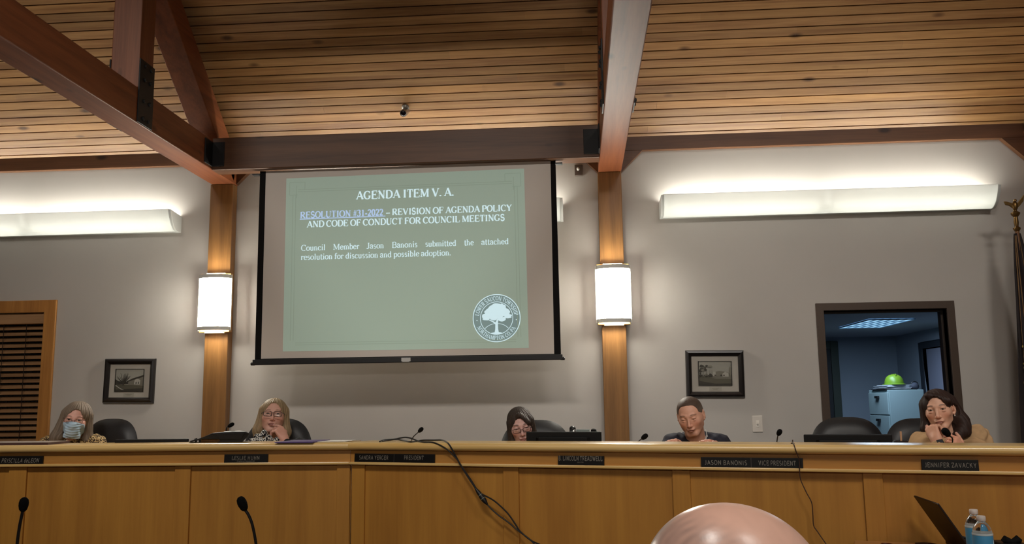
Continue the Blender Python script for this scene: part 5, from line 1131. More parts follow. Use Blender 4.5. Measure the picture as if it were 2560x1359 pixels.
fmic([(646, 1420), (640, 1359), (631, 1312), (622, 1288)], (613, 1274), (598.5, 1241), 'near gooseneck microphone in front of the patterned scarf person')

# ================================================================== FLAG
FY = 6.15
f0 = atY(2541, 575, FY); fx = float(atY(2541, 560, FY)[0])
r = thing('flag_stand', 'dark furled flag on a pole with a gold eagle, right edge', 'flag', (fx, FY, DAIS_Z))
zt = float(atY(2541, 578, FY)[2])
b = MB(); b.tube([(fx, FY, DAIS_Z), (fx, FY, zt+0.02)], 0.014, 12); b.build('pole', wood('flag_pole_wood', (96, 60, 34), (130, 86, 50), 'Z'), r, smooth=True)
b = MB(); b.lathe([(0.13, 0), (0.13, 0.02), (0.05, 0.06), (0.025, 0.12)], (fx, FY, DAIS_Z), 24); b.build('base', M['brass'], r, smooth=True)
e0 = zt+0.0; gx = fx
b = MB(); b.lathe([(0.014, 0), (0.022, 0.012), (0.024, 0.022), (0.012, 0.034), (0.016, 0.06), (0.013, 0.10), (0.028, 0.118), (0.03, 0.13), (0.012, 0.142), (0.012, 0.15)], (gx, FY, e0), 18)
ez0 = e0+0.15
b.ell((gx, FY-0.005, ez0+0.028), (0.019, 0.017, 0.034)); b.ell((gx-0.004, FY-0.02, ez0+0.062), (0.010, 0.015, 0.011)); b.tube([(gx-0.006, FY-0.032, ez0+0.06), (gx-0.008, FY-0.04, ez0+0.054)], [0.005, 0.001], 6)
fin = b.build('finial', mat('antique_brass', (120, 92, 52), 0.35, metal=0.8), r, smooth=True)
for s in (-1, 1):
    b = MB(); pts = [(0, 0.03), (0.02, 0.05), (0.05, 0.085 if s > 0 else 0.06), (0.07, 0.11 if s > 0 else 0.062), (0.06, 0.06 if s > 0 else 0.036), (0.035, 0.03), (0.015, 0.012)]
    b.prism(pts, lambda x, z: (gx+s*x, FY-0.006, ez0+z), lambda x, z: (gx+s*x, FY+0.006, ez0+z)); b.build('wing', fin.data.materials[0], fin, bevel=0.003)
# cloth hanging in folds from the pole
b = MB(); nz, na = 60, 48; zb_ = 1.05
vs = []
for i in range(nz+1):
    t = i/nz; z = zt-0.015+(zb_-zt)*t
    for k in range(na):
        a = 2*PI*k/na
        rad = (0.018+0.10*t**0.8)*(1+0.28*math.sin(5*a+1.2*t)+0.14*math.sin(11*a-2*t))
        vs.append((fx+0.055*t+rad*math.cos(a)*1.0, FY+rad*0.6*math.sin(a), z))
fs = [(i*na+k, i*na+(k+1) % na, (i+1)*na+(k+1) % na, (i+1)*na+k) for i in range(nz) for k in range(na)]
b.add(vs, fs)
b.build('flag_cloth', mat('flag_cloth', (30, 20, 22), 0.75, noise=0.3, nscale=12), r, smooth=True)
b = MB(); rr = random.Random(8)
for s in range(3):
    pts = []
    a = [3.6, 4.1, 4.9][s]
    for i in range(nz+1):
        t = i/nz; z = zt-0.03+(zb_-zt)*t; rad = (0.018+0.10*t**0.8)*(1+0.28*math.sin(5*a+1.2*t)+0.14*math.sin(11*a-2*t))+0.002
        pts.append((fx+0.055*t+rad*math.cos(a), FY+rad*0.6*math.sin(a), z))
    b.tube(pts, 0.0042 if s == 0 else 0.003, 6)
b.build('edge_braid', mat('braid', (112, 84, 52), 0.7), r, smooth=True)
b = MB(); 
for k in range(34):
    z = rr.uniform(1.25, 1.9); t = (zt-0.015-z)/(zt-zb_); a = rr.uniform(3.0, 5.2); rad = (0.018+0.10*t**0.8)*(1+0.28*math.sin(5*a+1.2*t)+0.14*math.sin(11*a-2*t))+0.001
    b.ell((fx+0.055*t+rad*math.cos(a), FY+rad*0.6*math.sin(a), z), (0.008, 0.005, rr.uniform(0.006, 0.016)), None, 8, 5)
b.build('embroidery', mat('gold_thread', (146, 128, 62), 0.6), r, smooth=True)
# ================================================================== PEOPLE
# bodies, hair and clothes are grown as smooth surfaces around limbs and features
def smin(a, b, k):
    h = np.clip(0.5+0.5*(b-a)/k, 0, 1); return b+(a-b)*h-k*h*(1-h)
def d_ell(p, c, r, R=None):
    q = p-np.asarray(c, np.float32)
    if R is not None: q = q@np.asarray(R, np.float32)
    r = np.asarray(r, np.float32); k0 = np.linalg.norm(q/r, axis=1); k1 = np.linalg.norm(q/(r*r), axis=1)
    return k0*(k0-1.0)/np.maximum(k1, 1e-9)
def d_cap(p, a, b, ra, rb):
    a = np.asarray(a, np.float32); b = np.asarray(b, np.float32); ba = b-a; pa = p-a
    h = np.clip((pa@ba)/max(float(ba@ba), 1e-12), 0, 1); return np.linalg.norm(pa-h[:, None]*ba, axis=1)-(ra+(rb-ra)*h)
def ev(prims, p):
    d = np.full(len(p), 1e3, np.float32)
    for pr in prims:
        op, kind, k = pr[0], pr[1], pr[2]
        x = d_ell(p, *pr[3:]) if kind == 'e' else (d_cap(p, *pr[3:]) if kind == 'c' else pr[3](p))
        if op == 'u': d = smin(d, x, k) if d[0] < 900 or True else x
        elif op == 's': d = -smin(-d, x, k)
        elif op == 'i': d = -smin(-d, -x, k)
    return d
class Group:
    """shapes in their own frame, with the ball that holds them"""
    def __init__(s, prims, center, rad, O=None, R=None, k=0.015, sc=1.0): s.prims, s.c, s.rad, s.O, s.R, s.k, s.sc = prims, np.asarray(center, np.float32), rad, O, R, k, sc
    def d(s, p):
        if s.O is not None: q = ((p-np.asarray(s.O, np.float32))@np.asarray(s.R, np.float32))/s.sc
        else: q = p
        return ev(s.prims, q.astype(np.float32))*s.sc
def field(groups, p):
    d = np.full(len(p), 0.2, np.float32)
    for g in groups:
        m = np.linalg.norm(p-g.c, axis=1) < g.rad+0.03
        if m.any():
            x = np.full(len(p), 0.2, np.float32); x[m] = g.d(p[m]); d = smin(d, x, g.k)
    return d
def grow(groups, vox, n=8, post=None):
    """sparse surface nets over the blocks the surface crosses"""
    lo = np.min([g.c-g.rad for g in groups], axis=0)-0.02; hi = np.max([g.c+g.rad for g in groups], axis=0)+0.02
    bs = vox*n; NB = np.ceil((hi-lo)/bs).astype(int)
    I = np.stack(np.meshgrid(*[np.arange(k) for k in NB], indexing='ij'), -1).reshape(-1, 3)
    cen = (lo+(I+0.5)*bs).astype(np.float32)
    f = (lambda p: post(p, field(groups, p))) if post else (lambda p: field(groups, p))
    dc = np.concatenate([f(c) for c in np.array_split(cen, max(1, len(cen)//200000))])
    B = I[np.abs(dc) < bs*1.35+0.006]
    g1 = np.stack(np.meshgrid(*[np.arange(n+1)]*3, indexing='ij'), -1).reshape(-1, 3)
    NX, NY, NZ = (NB*n+2)
    vid, vpos, quads = [], [], []
    corners = [(a, b_, c) for a in (0, 1) for b_ in (0, 1) for c in (0, 1)]
    for ch in np.array_split(B, max(1, len(B)//400)):
        gi = (ch[:, None, :]*n+g1[None])
        V = f((lo+gi.reshape(-1, 3)*vox).astype(np.float32)).reshape(len(ch), n+1, n+1, n+1)
        S_ = V < 0
        cnt = sum(S_[:, a:n+a, b_:n+b_, c:n+c].astype(np.int8) for a, b_, c in corners)
        w = np.argwhere((cnt > 0) & (cnt < 8))
        if len(w):
            cv = {k: V[w[:, 0], w[:, 1]+k[0], w[:, 2]+k[1], w[:, 3]+k[2]] for k in corners}
            acc = np.zeros((len(w), 3), np.float32); num = np.zeros(len(w), np.float32)
            for k in corners:
                for ax in range(3):
                    if k[ax]: continue
                    k2 = list(k); k2[ax] = 1; k2 = tuple(k2); a, b_ = cv[k], cv[k2]; m = (a < 0) != (b_ < 0)
                    t = np.where(m, a/np.where(m, a-b_, 1), 0)
                    q = np.tile(np.array(k, np.float32), (len(w), 1)); q[:, ax] = t
                    acc += q*m[:, None]; num += m
            cell = ch[w[:, 0]]*n+w[:, 1:]
            vid.append(cell[:, 0]+NX*(cell[:, 1]+NY*cell[:, 2].astype(np.int64))); vpos.append(lo+(cell+acc/num[:, None])*vox)
        for ax in range(3):
            sl = [slice(0, n)]*3; sl2 = list(sl); sl2[ax] = slice(1, n+1)
            a = S_[(slice(None), *sl)]; b_ = S_[(slice(None), *sl2)]
            w = np.argwhere(a != b_)
            if not len(w): continue
            cell = (ch[w[:, 0]]*n+w[:, 1:]).astype(np.int64); ins = a[w[:, 0], w[:, 1], w[:, 2], w[:, 3]]
            o1, o2 = [x for x in range(3) if x != ax]
            ids = []
            for s1, s2 in ((0, 0), (1, 0), (1, 1), (0, 1)):
                c2 = cell.copy(); c2[:, o1] -= s1; c2[:, o2] -= s2; ids.append(c2[:, 0]+NX*(c2[:, 1]+NY*c2[:, 2]))
            q = np.stack(ids, 1); flip = ins if ax != 1 else ~ins
            q[~flip] = q[~flip][:, ::-1]; quads.append(q)
    vid = np.concatenate(vid); vpos = np.concatenate(vpos); quads = np.concatenate(quads)
    o = np.argsort(vid); vid, vpos = vid[o], vpos[o]
    ix = np.clip(np.searchsorted(vid, quads), 0, len(vid)-1); ok = (vid[ix] == quads).all(1)
    return vpos, ix[ok]
def link_mesh(name, V, Q, m, parent, col=None, flip=True):
    off = np.array(parent['_o']); me = bpy.data.meshes.new(name)
    V = V-off; Q = Q[:, ::-1] if flip else Q
    me.vertices.add(len(V)); me.vertices.foreach_set('co', V.astype(np.float32).ravel())
    me.loops.add(len(Q)*4); me.loops.foreach_set('vertex_index', Q.astype(np.int32).ravel())
    me.polygons.add(len(Q)); me.polygons.foreach_set('loop_start', np.arange(0, len(Q)*4, 4, dtype=np.int32))
    me.polygons.foreach_set('use_smooth', np.ones(len(Q), bool)); me.update(calc_edges=True); me.validate()
    bm = bmesh.new(); bm.from_mesh(me)
    seen = set(); best = []                       # keep the main shell only: no loose crumbs
    comps = []
    bm.verts.ensure_lookup_table()
    mark = np.zeros(len(bm.verts), bool)
    for v in bm.verts:
        if mark[v.index]: continue
        st = [v]; mark[v.index] = True; cp = []
        while st:
            x = st.pop(); cp.append(x)
            for e in x.link_edges:
                y = e.other_vert(x)
                if not mark[y.index]: mark[y.index] = True; st.append(y)
        comps.append(cp)
    if len(comps) > 1:
        big = max(comps, key=len)
        kill = [v for c in comps if c is not big for v in c]
        keepidx = np.ones(len(V), bool); keepidx[[v.index for v in kill]] = False
        if col is not None: col = col[keepidx]
        bmesh.ops.delete(bm, geom=kill, context='VERTS')
    bmesh.ops.recalc_face_normals(bm, faces=bm.faces)
    bm.to_mesh(me); bm.free(); me.materials.append(m)
    if col is not None:
        ca = me.color_attributes.new('Col', 'FLOAT_COLOR', 'POINT'); ca.data.foreach_set('color', np.concatenate([col, np.ones((len(col), 1))], 1).astype(np.float32).ravel())
    o = bpy.data.objects.new(name, me); COL.objects.link(o); o.parent = parent; o['_o'] = list(off)
    return o
def rotm(yaw, pitch, roll):
    """head frame -> room: face looks along -y; yaw>0 turns to the picture's right, pitch>0 bows down, roll>0 tips to the picture's right"""
    y, p, r = map(math.radians, (yaw, pitch, roll))
    Rz = np.array([[math.cos(y), -math.sin(y), 0], [math.sin(y), math.cos(y), 0], [0, 0, 1]])
    Rx = np.array([[1, 0, 0], [0, math.cos(p), -math.sin(p)], [0, math.sin(p), math.cos(p)]])
    Ry = np.array([[math.cos(r), 0, math.sin(r)], [0, 1, 0], [-math.sin(r), 0, math.cos(r)]])
    return Ry@Rz@Rx
def head_prims(o):
    """skull, jaw, brow, nose, lips, ears, eyes; metres, eyes at z=0.005; options in o"""
    j = o.get('jaw', 1.0); ez = 0.005; op = o.get('open', 0.5); fem = o.get('fem', True)
    P = [('u', 'e', 0.01, (0, 0.012, 0.030), (0.0745, 0.095, 0.078)),
         ('u', 'e', 0.03, (0, -0.032, -0.025), (0.061*j, 0.062, 0.088)),
         ('u', 'e', 0.03, (0, -0.005, -0.03), (0.066*j, 0.06, 0.06)),
         ('u', 'c', 0.02, (-0.018*j, -0.070, -0.098), (0.018*j, -0.070, -0.098), 0.0155, 0.0155),
         ('u', 'c', 0.018, (-0.052*j, -0.01, -0.065), (-0.022*j, -0.062, -0.098), 0.012, 0.014),
         ('u', 'c', 0.018, (0.052*j, -0.01, -0.065), (0.022*j, -0.062, -0.098), 0.012, 0.014),
         ('u', 'e', 0.02, (-0.042, -0.060, -0.022), (0.022, 0.020, 0.020)), ('u', 'e', 0.02, (0.042, -0.060, -0.022), (0.022, 0.020, 0.020)),
         ('u', 'c', 0.012, (-0.036, -0.076, 0.026), (-0.010, -0.085, 0.022), 0.0085, 0.0085), ('u', 'c', 0.012, (0.036, -0.076, 0.026), (0.010, -0.085, 0.022), 0.0085, 0.0085)]
    for s in (-1, 1): P.append(('s', 'e', 0.010, (s*0.032, -0.099, ez), (0.0165, 0.014, 0.0115)))
    P += [('u', 'c', 0.008, (0, -0.086, 0.018), (0, -0.110, -0.030), 0.0068, 0.0088), ('u', 'e', 0.006, (0, -0.110, -0.034), (0.0098, 0.0100, 0.0090)),
          ('u', 'e', 0.005, (-0.0118, -0.100, -0.037), (0.0064, 0.009, 0.0064)), ('u', 'e', 0.005, (0.0118, -0.100, -0.037), (0.0064, 0.009, 0.0064)),
          ('s', 'e', 0.003, (-0.006, -0.108, -0.0455), (0.0035, 0.005, 0.004)), ('s', 'e', 0.003, (0.006, -0.108, -0.0455), (0.0035, 0.005, 0.004)),
          ('u', 'e', 0.008, (0, -0.088, -0.060), (0.026, 0.013, 0.014)),
          ('u', 'e', 0.004, (-0.008, -0.0985, -0.0605), (0.0135, 0.0065, 0.0045)), ('u', 'e', 0.004, (0.008, -0.0985, -0.0605), (0.0135, 0.0065, 0.0045)),
          ('u', 'e', 0.004, (0, -0.097, -0.0715), (0.0165, 0.0075, 0.0058)), ('s', 'c', 0.002, (-0.022, -0.101, -0.0695), (0, -0.1045, -0.0660), 0.0017, 0.0018), ('s', 'c', 0.002, (0.022, -0.101, -0.0695), (0, -0.1045, -0.0660), 0.0017, 0.0018)]
    for s in (-1, 1):
        P.append(('u', 'e', 0.002, (s*0.0315, -0.0775, ez), (0.0125, 0.0125, 0.0122)))
        lz = ez+0.0125-0.0115*(1-op)  # upper lid comes down as the eye closes
        P.append(('u', 'e', 0.003, (s*0.0315, -0.0775, lz), (0.0150, 0.0145, 0.0095)))
        P.append(('u', 'e', 0.003, (s*0.0315, -0.0770, ez-0.0125), (0.0150, 0.0138, 0.0078)))
        if o.get('ears', True):
            P += [('u', 'e', 0.006, (s*0.0795, 0.014, -0.008), (0.0095, 0.018, 0.032), np.array([[math.cos(s*0.4), -math.sin(s*0.4), 0], [math.sin(s*0.4), math.cos(s*0.4), 0], [0, 0, 1]])), ('s', 'e', 0.004, (s*0.0885, 0.004, -0.004), (0.006, 0.009, 0.017)), ('u', 'e', 0.005, (s*0.076, 0.002, -0.036), (0.007, 0.009, 0.009))]
    return P
def gl(p, c, r):
    q = (p-np.array(c))/np.array(r); return np.exp(-(q*q).sum(1))
def head_color(q, o, skin):
    """colours of the skin: brows, lips, eyes, flush, beard shadow, plus painted nostril and mouth-line shade; q in head frame"""
    C = np.tile(np.array(skin, float), (len(q), 1))
    n = 0.5+0.5*np.sin(q[:, 0]*310+3*np.sin(q[:, 2]*170))*np.sin(q[:, 2]*260+2*np.sin(q[:, 1]*210))
    C *= (0.97+0.05*n)[:, None]
    def mix(w, c): 
        nonlocal C; w = np.clip(w, 0, 1)[:, None]; C = C*(1-w)+np.array(c)*w
    fr = q[:, 1] < -0.02
    red = np.array(skin)*[1.05, 0.72, 0.66]
    for s in (-1, 1): mix(0.55*gl(q, (s*0.04, -0.07, -0.03), (0.022, 0.03, 0.02)), red)
    mix(0.5*gl(q, (0, -0.113, -0.036), (0.012, 0.02, 0.012)), red)
    if o.get('stubble'): mix(0.30*(gl(q, (0, -0.08, -0.085), (0.05, 0.06, 0.03))), np.array(skin)*[0.6, 0.58, 0.58])
    lp = np.array(o.get('lip', lin((150, 84, 78)))); e = ((q[:, 0]/0.0245)**2+((q[:, 2]+0.0662+5*q[:, 0]**2)/0.0105)**2); mix(np.clip((1-e)/0.4, 0, 1)*(q[:, 1] < -0.088)*0.7, lp)
    mix(np.clip((0.0026-np.abs(q[:, 2]+0.0662+0.15*np.abs(q[:, 0])))/0.0014, 0, 1)*((np.abs(q[:, 0]) < 0.022) & (q[:, 1] < -0.084))*0.8, lin((74, 38, 34)))  # shade of the crease between the lips, painted into the colour
    bc = np.array(o.get('brow', lin((70, 50, 38)))); bw = o.get('browk', 0.85)
    for s in (-1, 1):
        x = (q[:, 0]*s-0.034)/0.020; zz = 0.0245+0.004*(1-x*x)-0.0018*x; mix(np.clip((1.05-np.abs(x))/0.3, 0, 1)*np.clip((0.0042*(1.15-0.4*np.abs(x+0.3))-np.abs(q[:, 2]-zz))/0.0024, 0, 1)*fr*bw, bc)
        op = o.get('open', 0.5); dx = q[:, 0]-s*0.0315; dz = q[:, 2]-0.005
        up = 0.0026+0.0052*op; half = 0.0135; prof = np.clip(1-(dx/half)**2, 0, 1)
        top = (up*prof*1.15-0.0112*(1-op)*0.55); bot = -0.0046*prof
        eye = (np.abs(dx) < half) & (dz < top) & (dz > bot-0.0004) & (q[:, 1] < -0.07)
        mix(eye*1.0, lin((196, 186, 176))); gz = o.get('gaze', (0, 0))
        ir = np.hypot(dx-gz[0], dz-gz[1]); mix((eye & (ir < 0.0060))*1.0, o.get('iris', lin((58, 42, 32)))); mix((eye & (ir < 0.0028))*1.0, (0.006, 0.006, 0.006))
        lash = (np.abs(dx) < half+0.001) & (dz > top-0.0003) & (dz < top+0.0021) & (q[:, 1] < -0.066); mix(lash*(0.8 if o.get('fem', True) else 0.6), lin((40, 28, 24)))
        mix(0.25*gl(q, (s*0.031, -0.085, -0.009), (0.016, 0.02, 0.005)), np.array(skin)*[0.7, 0.62, 0.62])
    for s in (-1, 1): mix(gl(q, (s*0.006, -0.107, -0.0455), (0.004, 0.006, 0.003))*0.8, lin((60, 30, 26)))  # darkness inside the nostrils is painted-in shade, not skin tone
    return C
def hand_prims(W, D, N, thumb, curls, spread=0.10, tcurl=0.5, sc=1.0, tout=0.75):
    """W wrist, D wrist->knuckles, N palm side, thumb=+1/-1: side the thumb leaves (along D x N); curls per finger (3 bends)"""
    D = np.array(D, float); D /= np.linalg.norm(D); N = np.array(N, float); N -= D*(N@D); N /= np.linalg.norm(N); X = np.cross(D, N)*thumb; W = np.array(W, float)
    P = []; K = []
    for i, (x, y, r) in enumerate(((0.031, 0.088, 0.0105), (0.0105, 0.092, 0.0108), (-0.0105, 0.088, 0.0104), (-0.029, 0.080, 0.0095))):
        k = W+(X*x+D*y)*sc; K.append(k); P.append(('u', 'c', 0.014, W+(X*x*0.55+D*0.012)*sc, k, 0.0145*sc, r*1.12*sc))
    P.append(('u', 'c', 0.02, W-D*0.03*sc, W+D*0.02*sc, 0.024*sc, 0.024*sc))
    Ls = ((0.042, 0.025, 0.020), (0.046, 0.029, 0.021), (0.043, 0.027, 0.021), (0.034, 0.020, 0.018)); nails = []
    for i in range(4):
        p = K[i]; r = (0.0093, 0.0095, 0.009, 0.0082)[i]*sc; a = 0; sp = (1.0, 0.3, -0.35, -1.0)[i]*spread
        c = curls[i] if isinstance(curls[0], (list, tuple)) else curls
        base = D*math.cos(sp)+X*math.sin(sp)
        for jn in range(3):
            a += c[jn]; d = base*math.cos(a)+N*math.sin(a); q = p+d*Ls[i][jn]*sc
            P.append(('u', 'c', 0.004 if jn else 0.006, p, q, r*(1-0.08*jn), r*(0.94-0.08*jn)))
            P.append(('u', 'e', 0.003, p-N*math.cos(a)*0.0012, (r*1.04,)*3)); p = q
        nails.append((p-d*0.004*sc, -N*math.cos(a)+base*math.sin(a), r))
    t0 = W+(X*0.022+D*0.022+N*0.004)*sc; td = D*math.cos(tout)+X*math.sin(tout); t1 = t0+td*0.042*sc
    td2 = D*math.cos(tout-tcurl)+X*math.sin(tout-tcurl)*0.8+N*0.35*tcurl; td2 /= np.linalg.norm(td2); t2 = t1+td2*0.032*sc
    td3 = td2+N*0.3*tcurl+D*0.1; td3 /= np.linalg.norm(td3); t3 = t2+td3*0.024*sc
    P += [('u', 'c', 0.012, W+(X*0.012+D*0.01)*sc, t0, 0.016*sc, 0.015*sc), ('u', 'c', 0.010, t0, t1, 0.0145*sc, 0.0115*sc), ('u', 'c', 0.005, t1, t2, 0.0112*sc, 0.010*sc), ('u', 'c', 0.004, t2, t3, 0.0101*sc, 0.0082*sc)]
    nails.append((t3, -N, 0.008*sc))
    return P, nails
skin_m = vcol_mat('skin', 0.5, 0.35, bump=0.06, nscale=260)
scalp_m = vcol_mat('scalp_skin', 0.30, 0.55, bump=0.05, nscale=120)
hair_m = vcol_mat('hair', 0.58, 0.25)
def hair_strands(theta, z, amp, fr=1.0, seed=0.0):
    return amp*(0.5*np.sin(theta*38*fr+seed+3.0*np.sin(z*14+seed))+0.3*np.sin(theta*83*fr+2.2*seed+2*np.sin(z*22))+0.3*np.sin(theta*19*fr+1.7*seed+2.5*np.sin(z*9+1)))
class Person:
    def __init__(s, label, eye, w, yaw, pitch, roll, skin, o, seat_back=0.1, sc=1.0):
        s.o = o; s.R = rotm(yaw, pitch, roll); s.sc = sc; E = U(*eye, w)
        s.O = E-s.R@(np.array([0, -0.082, 0.005])*sc); s.skin = lin(skin)
        s.root = thing('person', label, 'person', [s.O[0], s.O[1]+0.1, DAIS_Z])
        s.nails = []; s.groups = []; s.seat = np.array([s.O[0], s.O[1]+seat_back, DAIS_Z+0.62])
    def H(s, p): return s.O+s.R@(np.array(p, float)*s.sc)
    def toH(s, V): return ((V-s.O)@s.R)/s.sc
    def body(s, sh_l, sh_r, arms, hands, neck_r=0.052, neck_base=None):
        """arms: list of (elbow, wrist); hands: list of hand args"""
        g = [Group(head_prims(s.o), s.H((0, -0.01, 0.0)), 0.17*s.sc, s.O, s.R, 0.004, s.sc)]
        nb = neck_base if neck_base is not None else (sh_l+sh_r)/2+np.array([0, 0.01, 0.02]); s.nb = nb
        s.ch = (sh_l+sh_r)/2+np.array([0, 0.02, -0.14]); pel = s.seat
        nt_ = s.H((0, 0.022, -0.05)); s.shl, s.shr = sh_l, sh_r
        g.append(Group([('u', 'c', 0.02, nt_, nb, neck_r*0.98, neck_r*1.05)], (nt_+nb)/2, np.linalg.norm(nt_-nb)/2+0.09, k=0.022))
        tor = [('u', 'e', 0.04, s.ch, (0.135, 0.085, 0.16)), ('u', 'c', 0.05, sh_l*0.85+sh_r*0.15, sh_r*0.85+sh_l*0.15, 0.042, 0.042), ('u', 'c', 0.06, s.ch, pel, 0.105, 0.12)]
        for sh, (el, wr) in zip((sh_l, sh_r), arms): tor += [('u', 'c', 0.03, sh, el, 0.042, 0.034), ('u', 'c', 0.02, el, wr, 0.034, 0.0235)]
        pts = np.array([s.ch, pel, sh_l, sh_r]+[q for a in arms for q in a]); c = (pts.max(0)+pts.min(0))/2
        g.append(Group(tor, c, np.linalg.norm(pts-c, axis=1).max()+0.16, k=0.03))
        for h in hands:
            P, n = hand_prims(**h); s.nails += n; W = np.array(h['W'], float); D = np.array(h['D'], float); D /= np.linalg.norm(D)
            g.append(Group(P, W+D*0.06, 0.17, k=0.008))
        s.groups = g; s.arms = arms
        V, Q = grow(g, 0.0024)
        q = s.toH(V); C = np.tile(np.array(s.skin), (len(V), 1)); hd = np.linalg.norm(q-np.array([0, -0.01, 0]), axis=1) < 0.16
        C[hd] = head_color(q[hd], s.o, s.skin)
        if s.nails:
            for (p, nn, r) in s.nails:
                nn = nn/np.linalg.norm(nn); dlt = V-p; m = (np.linalg.norm(dlt, axis=1) < r*1.15) & (dlt@nn > r*0.35); C[m] = np.array(s.o.get('nail', lin((206, 160, 148))))
            for h in hands:
                W = np.array(h['W'], float); m = np.linalg.norm(V-W, axis=1) < 0.2; m &= ~hd; C[m] *= [1.02, 0.95, 0.93]
        if 'tint' in s.o: C = s.o['tint'](q, C, V)
        s.skin_obj = link_mesh('body', V, Q, s.o.get('skinmat', skin_m), s.root, C); return s
    def hair(s, prims, color, amp=0.0022, fr=1.0, rad=0.32, cut=None, vox=0.0026, center=(0, 0.02, -0.06), streak=0.25, seed=0.0, part=None, name='hair'):
        g = Group(prims, s.H(center), rad*s.sc, s.O, s.R, 0.002, s.sc)
        def post(p, d):
            q = s.toH(p); th = np.arctan2(q[:, 0], -(q[:, 1]-0.02)); return d+hair_strands(th, q[:, 2], amp, fr, seed).astype(np.float32)
        V, Q = grow([g], vox, post=post); q = s.toH(V); th = np.arctan2(q[:, 0], -(q[:, 1]-0.02))
        n = hair_strands(th*1.7, q[:, 2], 1.0, fr, seed+1.3); C = np.array(lin(color))*(1+streak*n)[:, None]
        if part: C = part(q, C)
        return link_mesh(name, V, Q, hair_m, s.root, np.clip(C, 0, 1))
    def cloth(s, prims, m, name, vox=0.005, k=0.01, col=None, fold=0.002):
        pts = []
        for pr in prims:
            if pr[1] == 'e': pts += [np.array(pr[3])-max(pr[4]), np.array(pr[3])+max(pr[4])]
            elif pr[1] == 'c' and pr[0] == 'u': r = max(pr[5], pr[6]); pts += [np.array(pr[3])-r, np.array(pr[3])+r, np.array(pr[4])-r, np.array(pr[4])+r]
        pts = np.array(pts); c = (pts.max(0)+pts.min(0))/2
        g = Group(prims, c, np.linalg.norm(pts.max(0)-c)+0.02, k=0.003)
        def post(p, d): return d+(fold*(np.sin(p[:, 2]*75+9*np.sin(p[:, 0]*16+p[:, 1]*9))+0.7*np.sin(p[:, 0]*95+6*np.sin(p[:, 2]*22)))).astype(np.float32)
        V, Q = grow([g], vox, post=post); return link_mesh(name, V, Q, m, s.root, None if col is None else col(V))
    def torso_cloth(s, grow_=0.012, sleeves=True, sl_end=0.93, up=0.02, bulk=1.0):
        sl, sr = s.shl, s.shr; P = [('u', 'e', 0.04, s.ch, (0.155*bulk, 0.105*bulk, 0.175)), ('u', 'c', 0.05, lerp(sl, sr, .1), lerp(sr, sl, .1), 0.052*bulk, 0.052*bulk), ('u', 'c', 0.06, s.ch, s.seat, 0.12*bulk, 0.135)]
        if sleeves:
            for sh, (el, wr) in zip((sl, sr), s.arms): P += [('u', 'c', 0.035, sh, el, 0.062*bulk, 0.052), ('u', 'c', 0.02, el, lerp(el, wr, sl_end), 0.052, 0.036)]
        return P
    def legs(s, m, shoe=True):
        p = s.seat; P = []
        for sx_ in (-1, 1):
            h = p+[sx_*0.09, 0, -0.02]; kn = np.array([p[0]+sx_*0.12, p[1]-0.36, DAIS_Z+0.5]); an = np.array([p[0]+sx_*0.11, p[1]-0.32, DAIS_Z+0.09])
            P += [('u', 'c', 0.03, h, kn, 0.085, 0.062), ('u', 'c', 0.02, kn, an, 0.06, 0.045)]
        P.append(('u', 'e', 0.05, p, (0.17, 0.13, 0.11)))
        s.cloth(P, m, 'trousers', vox=0.012)
        for sx_ in (-1, 1):
            an = np.array([p[0]+sx_*0.11, p[1]-0.32, DAIS_Z+0.045]); b = MB(); b.ell(an+[0, -0.05, -0.005], (0.045, 0.13, 0.04)); b.ell(an+[0, 0.01, 0.03], (0.04, 0.05, 0.05)); b.build('shoe', M['leather'], s.root, smooth=True)
    def glasses(s, m, rx=0.0235, rz=0.0165, y=-0.112, z=0.001, th=0.0013, sq=3.0, lens=True):
        b = MB(); n = 28; loops = []
        for sg in (-1, 1):
            L = []
            for k in range(n+1):
                a = 2*PI*k/n; ca_, sa_ = math.cos(a), math.sin(a); x = sg*0.0325+rx*math.copysign(abs(ca_)**(2/sq), ca_); zz = z+rz*math.copysign(abs(sa_)**(2/sq), sa_)
                L.append(s.H((x, y+0.9*(x-sg*0.02)**2*3.0*(1 if abs(x) > 0.03 else 0.3), zz)))
            b.tube(L, th*s.sc, 6); loops.append(L)
            b.tube([s.H((sg*(0.0325+rx), y+0.004, z+rz*0.55)), s.H((sg*0.071, y+0.035, z+0.008)), s.H((sg*0.079, 0.0, z+0.006)), s.H((sg*0.079, 0.02, z-0.01))], th*s.sc, 6)
        b.tube([s.H((-0.0325+rx*0.95, y, z+0.004)), s.H((0, y-0.003, z+0.007)), s.H((0.0325-rx*0.95, y, z+0.004))], th*1.1*s.sc, 6)
        fr = b.build('glasses', m, s.root, smooth=True)
        if lens:
            lm = bpy.data.materials.new('spectacle_lens'); lm.use_nodes = True; nt = lm.node_tree; nt.nodes.clear()
            mo = nt.nodes.new('ShaderNodeOutputMaterial'); a = nt.nodes.new('ShaderNodeBsdfTransparent'); c2 = nt.nodes.new('ShaderNodeBsdfGlossy'); c2.inputs['Roughness'].default_value = 0.03; a.inputs[0].default_value = (0.93, 0.94, 0.93, 1)
            mx = nt.nodes.new('ShaderNodeMixShader'); mx.inputs[0].default_value = 0.10; nt.links.new(a.outputs[0], mx.inputs[1]); nt.links.new(c2.outputs[0], mx.inputs[2]); nt.links.new(mx.outputs[0], mo.inputs[0])
            for L in loops: b = MB(); b.add(L[:-1], [tuple(range(n))]); b.build('lens', lm, fr)
        return fr
DK = mat('trousers_dark', (30, 30, 34), 0.85)
